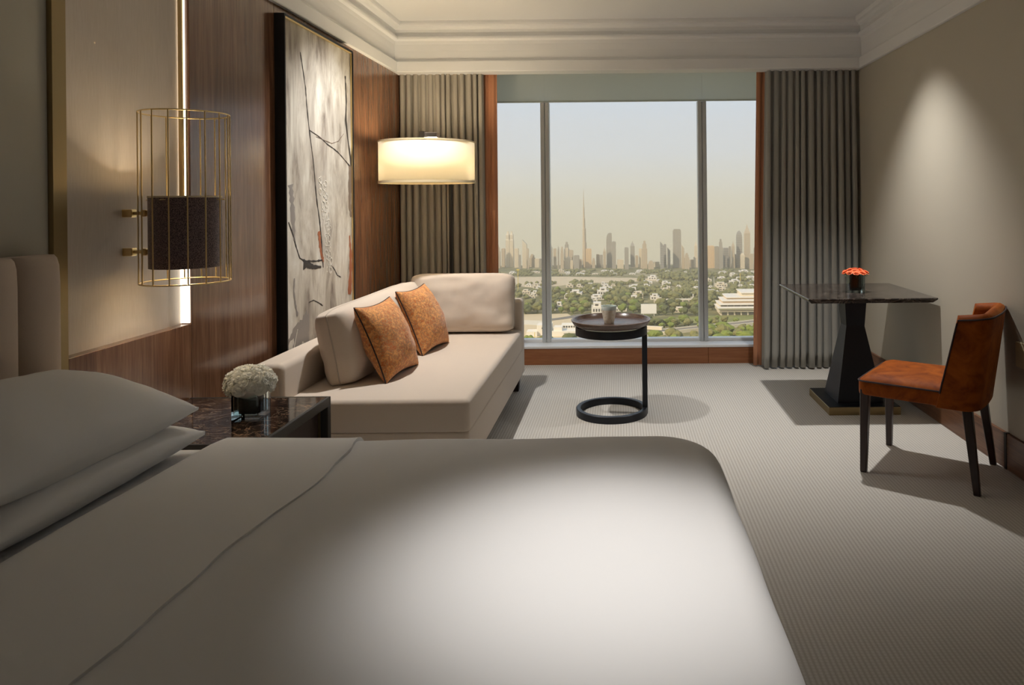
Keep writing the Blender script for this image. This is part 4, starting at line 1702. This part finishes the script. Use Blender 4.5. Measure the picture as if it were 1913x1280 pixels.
r = random.Random(5)
n_trees = 0
blocked = [(985, 600, 1072, 632), (1196, 560, 1230, 592), (1335, 545, 1430, 597), (1105, 566, 1130, 590)]


def is_blocked(x, y):
    return any(a < x < c and b < y < d for a, b, c, d in blocked)


zones = [  # x0,x1,y0,y1,count,hmin,hmax,weights
    (1030, 1085, 640, 652, 12, 24, 32, (2, 3, 1), 'in front of the white arcade building'),
    (925, 1015, 642, 652, 12, 18, 24, (2, 2, 2), 'in front of the sandy yard'),
    (1200, 1440, 640, 655, 47, 22, 34, (2, 4, 1), 'on the near side of the highway'),
    (1310, 1440, 622, 640, 36, 20, 30, (2, 4, 1), 'on the near side of the highway'),
    (1090, 1200, 642, 655, 16, 16, 24, (1, 4, 0), 'below the round tray table'),
    (1205, 1310, 606, 617, 28, 14, 24, (2, 2, 2), 'between the highway and the lawn'),
    (1320, 1440, 603, 609, 22, 12, 18, (3, 2, 1), 'on the far side of the highway'),
    (1225, 1330, 582, 590, 19, 10, 20, (1, 1, 3), 'behind the park lawn'),
    (925, 1075, 570, 587, 64, 13, 22, (4, 2, 2), 'behind the sandy yard'),
    (1060, 1200, 560, 587, 64, 14, 22, (4, 2, 2), 'behind the round tray table'),
    (930, 1200, 548, 562, 47, 9, 15, (4, 1, 2), 'in front of the sand field'),
    (1200, 1340, 560, 582, 42, 12, 22, (4, 1, 2), 'around the white billboard'),
]
for x0, x1, y0, y1, cnt, h0, h1, wts, where in zones:
    done = 0
    for i in range(cnt * 8):
        px, py = r.uniform(x0, x1), r.uniform(y0, y1)
        if is_blocked(px, py):
            continue
        if add_tree(px, py, r.uniform(h0, h1), r.choices((0, 1, 2), wts)[0], r, where):
            done += 1
            n_trees += 1
        if done >= cnt:
            break

# the countless small trees farther off
bm = bmesh.new()
base_ico = bmesh.new()
bmesh.ops.create_icosphere(base_ico, subdivisions=1, radius=.5)
ico_v = [v.co.copy() for v in base_ico.verts]
ico_f = [[v.index for v in f.verts] for f in base_ico.faces]
base_ico.free()
VV, FF = [], []
far_zones = [(560, 925, 510, 640, 1300, 5, 11), (1445, 1800, 512, 650, 1300, 5, 11), (880, 1460, 505.5, 516, 1500, 3, 5), (1190, 1470, 514, 560, 900, 5, 10), (880, 1200, 529, 550, 420, 5, 9), (1240, 1340, 544, 580, 120, 8, 13), (1060, 1200, 531, 560, 200, 6, 11)]
for x0, x1, y0, y1, cnt, h0, h1 in far_zones:
    for i in range(cnt):
        px, py = r.uniform(x0, x1), r.uniform(y0, y1)
        if mnoise.noise(Vector((px * .03, py * .09, 3))) < -.12:
            continue
        p = gp(px, py)
        h = r.uniform(h0, h1) * p.y / F
        w = h * r.uniform(1.0, 1.5)
        if not free(p.x, p.y, w * .5):
            continue
        b0 = len(VV)
        for c in ico_v:
            q = .85 + .3 * r.random()
            VV.append((p.x + c.x * w * q, p.y + c.y * w * q, GZ + h * .42 + c.z * h * q))
        FF += [[b0 + i_ for i_ in f] for f in ico_f]
me = bpy.data.meshes.new('distant_trees')
me.from_pydata(VV, [], FF)
me.materials.append(MATS['tree_olive'])
o = bpy.data.objects.new('distant_trees', me)
COL.objects.link(o)
tag(o, 'hazy belt of small distant trees before the skyline', 'trees', kind='stuff')


# ---- skyline
def tower_mat(name, c, c2, vert=True):
    m = principled(name, c, .6)
    t, p, N, L = nodes_of(m)
    v = coords(m, (1, 1, 1))
    w = N('ShaderNodeTexWave')
    w.bands_direction = 'X' if vert else 'Z'
    w.inputs['Scale'].default_value = .11 if vert else .07
    w.inputs['Distortion'].default_value = .3
    L(v, w.inputs['Vector'])
    base(m, ramp(m, w.outputs['Fac'], [(.25, c2), (.7, c)]))
    return m


tower_mat('tower_sand', (.60, .48, .31), (.50, .39, .25))
tower_mat('tower_bright', (.80, .68, .46), (.66, .54, .36))
tower_mat('tower_grey', (.42, .37, .28), (.33, .29, .22))
tower_mat('tower_orange', (.80, .56, .30), (.62, .42, .22))
tower_mat('tower_glass', (.36, .33, .27), (.28, .26, .22), False)
BASEY = 499.0


def loft(name, rows, mat, parent=None):
    bm = bmesh.new()
    vs = grid_bm(bm, rows, True)
    bm.faces.new(vs[0])
    bm.faces.new(vs[-1])
    return put(name, bm, mat, parent)


TOWER_TXT = {'sand': 'sand coloured', 'bright': 'pale cream', 'grey': 'grey beige', 'orange': 'warm orange', 'glass': 'dark glass'}


def tower(x0, x1, ytop, mat, shape='box', basey=None, label=None):
    by = basey or BASEY
    p = gp((x0 + x1) / 2, by)
    s = p.y / F
    w = (x1 - x0) * s
    h = (by - ytop) * s
    d = min(w * rr_.uniform(.8, 1.3), 10.5)
    X, Y = p.x, p.y

    def rect(k, z, sx=0.0, kd=None):
        kd = k if kd is None else kd
        return [Vector((X + sx * w + a * w / 2 * k, Y + d / 2 + b * d / 2 * kd, GZ - .2 + z)) for a, b in ((-1, -1), (1, -1), (1, 1), (-1, 1))]
    if shape == 'box':
        rows = [rect(1, 0), rect(1, h * .97), rect(.8, h * .97), rect(.8, h)]
    elif shape == 'step':
        rows = [rect(1, 0), rect(1, h * .72), rect(.72, h * .72), rect(.72, h * .9), rect(.4, h * .9), rect(.4, h)]
    elif shape == 'spire':
        rows = [rect(1, 0), rect(1, h * .80), rect(.7, h * .86), rect(.22, h * .94), rect(.06, h)]
    elif shape == 'slant':
        rows = [rect(1, 0), rect(1, h * .84)]
        top = rect(1, h * .84)
        top[0].z += h * .16
        top[3].z += h * .16
        rows.append(top)
    elif shape == 'sail':
        rows = [rect(1, 0)]
        for i in range(1, 9):
            q = i / 8
            k = (1 - .55 * max(0, q - .45) ** 1.5 * 2.2)
            rows.append([Vector((X + w / 2 - (w * k if a < 0 else .04 * w * q), Y + d / 2 + b * d / 2, GZ - .2 + h * (.45 + .55 * math.sin(q * PI / 2)))) for a, b in ((-1, -1), (1, -1), (1, 1), (-1, 1))])
    elif shape == 'dome':
        rows = [rect(1, 0), rect(1, h * .80)]
        for i in range(1, 6):
            a = PI / 2 * i / 5
            rows.append(rect(max(.06, math.cos(a)), h * (.80 + .20 * math.sin(a))))
    mt = 'tower_' + mat
    ob = loft('skyscraper', rows, mt)
    g = None
    if not label:
        label = {'box': '%s flat topped tower in the hazy skyline', 'step': '%s stepped tower in the hazy skyline', 'spire': '%s pointed tower in the hazy skyline',
                 'slant': '%s slant topped tower in the hazy skyline', 'sail': '%s curved sail shaped tower in the skyline', 'dome': '%s round topped tower in the hazy skyline'}[shape] % TOWER_TXT[mat]
        g = '%s %s skyline towers' % (TOWER_TXT[mat], shape)
    return tag(ob, label, 'skyscraper', g)


rr_ = random.Random(23)
T = [(937, 943, 464, 'sand', 'box'), (961, 968.5, 464, 'bright', 'box'), (976, 984, 448, 'bright', 'slant'), (984, 988, 464, 'sand', 'box'), (969, 973, 476, 'grey', 'box'),
     (989, 999, 475, 'sand', 'step'), (999, 1013, 483, 'bright', 'box'), (1034, 1039.5, 464, 'sand', 'box'), (1041.6, 1045, 458, 'grey', 'spire'), (1047, 1053, 461, 'sand', 'step'),
     (1054, 1063.5, 452, 'grey', 'step'), (1057, 1061, 463, 'bright', 'box'), (1063.5, 1071, 467, 'sand', 'box'), (1053, 1070.5, 480, 'bright', 'step'), (1072, 1082, 477, 'grey', 'box'),
     (1114, 1120, 475, 'sand', 'box'), (1120, 1126, 476, 'grey', 'box'), (1127, 1132, 462, 'sand', 'spire'), (1143.6, 1151, 451, 'grey', 'box'), (1167, 1174.6, 462, 'grey', 'box'),
     (1178, 1186, 450, 'grey', 'spire'), (1187, 1192.5, 477, 'sand', 'box'), (1194, 1199, 464, 'bright', 'box'), (1199.5, 1209.5, 450, 'sand', 'step'), (1234, 1240.5, 451, 'glass', 'slant'),
     (1240.5, 1245, 456, 'glass', 'box'), (1234, 1240, 472, 'bright', 'box'), (1247, 1252.5, 462, 'grey', 'slant'), (1274, 1278.6, 457, 'sand', 'slant'), (1279, 1288, 473, 'sand', 'step'),
     (1297.6, 1303, 449, 'bright', 'spire'), (1296, 1305, 480, 'bright', 'box'), (1322, 1335, 459, 'orange', 'box'), (1336, 1343.5, 460, 'grey', 'box'), (1343.5, 1351, 446.5, 'grey', 'step'),
     (1352, 1362, 463, 'glass', 'box'), (1362, 1366, 460, 'grey', 'box'), (1367.5, 1373, 450, 'sand', 'spire'), (1384, 1391.5, 473, 'bright', 'dome'), (1401, 1408, 474, 'sand', 'box'),
     (1369, 1377, 475, 'grey', 'box'), (1410, 1420, 462, 'sand', 'box'), (925, 934, 458, 'sand', 'step'), (1424, 1434, 452, 'grey', 'step'), (1015, 1024, 466, 'sand', 'box'), (1026, 1032, 455, 'grey', 'spire'),
     (1082, 1087, 484, 'sand', 'box'), (1106, 1112, 482, 'sand', 'step'), (1153, 1165, 485, 'bright', 'box'), (1211, 1222, 487, 'sand', 'step'), (1222, 1232, 489, 'bright', 'box'), (1289, 1295.5, 485, 'sand', 'box')]
for i, (a, b, c, mt, sh_) in enumerate(T):
    tower(a, b, c, mt, sh_, BASEY + (i % 5) * 1.1)
for i in range(46):
    xc = 640 + i * 6 if i % 2 else 1440 + i * 7
    tower(xc, xc + rr_.uniform(6, 10.5), rr_.uniform(440, 484), rr_.choice(('sand', 'bright', 'grey', 'glass')), rr_.choice(('box', 'box', 'step', 'spire', 'slant')), BASEY + (i % 3) * 1.1 + (5 if i % 2 else 0))
tower(1094.4, 1105, 464.5, 'orange', 'box', 501, 'warm orange tower right beside the very tall spire')
tower(1133, 1143.6, 435.6, 'grey', 'sail', 500, 'curved sail shaped tower right of the very tall spire')
tower(1258, 1273, 428, 'grey', 'box', 500.5, 'broad tall slab tower standing alone near the second mullion')
tower(1377, 1387, 431, 'glass', 'dome', 500, 'dark glass round topped tower near the rust curtain')
tower(1392, 1402, 419, 'sand', 'spire', 501, 'tall pointed sand coloured tower next to the rust curtain')
# twin notched tower
p = gp(952, 499)
s = p.y / F
tw = thing('skyscraper', 'pale twin tower with a notched crown beside the taupe curtain', 'skyscraper', (p.x, p.y, GZ))
for dx in (-3.6, 3.6):
    X = p.x + dx * s
    rows = [[Vector((X + a * 3.4 * s * k, p.y + 6 + b * 7 * k, GZ - .2 + z * s)) for a, b in ((-1, -1), (1, -1), (1, 1), (-1, 1))] for k, z in ((1, 0), (1, 50), (.8, 52), (.8, 60), (.45, 63), (.3, 67))]
    loft('tower_shaft', rows, 'tower_bright', tw)
# the very tall stepped spire
p = gp(1092, 500)
s = p.y / F
rows = []
for hw, z, sx in ((4.2, 0, 0), (4.0, 25, 0), (3.8, 47, 0), (3.3, 47.5, -.2), (3.2, 73, -.3), (2.4, 73.5, -.5), (2.3, 92, -.6), (1.7, 92.5, -.7), (1.5, 112, -.8), (1.0, 112.5, -.8), (.7, 128, -.9), (.4, 136, -.9), (.15, 147, -.9)):
    rows.append([Vector((p.x + sx * s + hw * s * math.cos(a), p.y + 5 + hw * s * math.sin(a), GZ - .2 + z * s)) for a in [2 * PI * i / 9 for i in range(9)]])
tag(loft('skyscraper', rows, 'tower_sand'), 'very tall slender stepped spire rising above the skyline', 'skyscraper')


# ---- warm haze hanging over the city
m = bpy.data.materials.new('haze')
m.use_nodes = True
t_ = m.node_tree
t_.nodes.clear()
o_ = t_.nodes.new('ShaderNodeOutputMaterial')
vs_ = t_.nodes.new('ShaderNodeVolumeScatter')
vs_.inputs['Color'].default_value = (1.0, .90, .66, 1)
vs_.inputs['Density'].default_value = .00062
vs_.inputs['Anisotropy'].default_value = .2
t_.links.new(vs_.outputs[0], o_.inputs['Volume'])
MATS['haze'] = m
tag(box('haze', -1600, 1600, 480, YEND + 300, GZ - 20, GZ + 330, 'haze'), 'warm dusty haze hanging over the city', 'haze', kind='stuff')
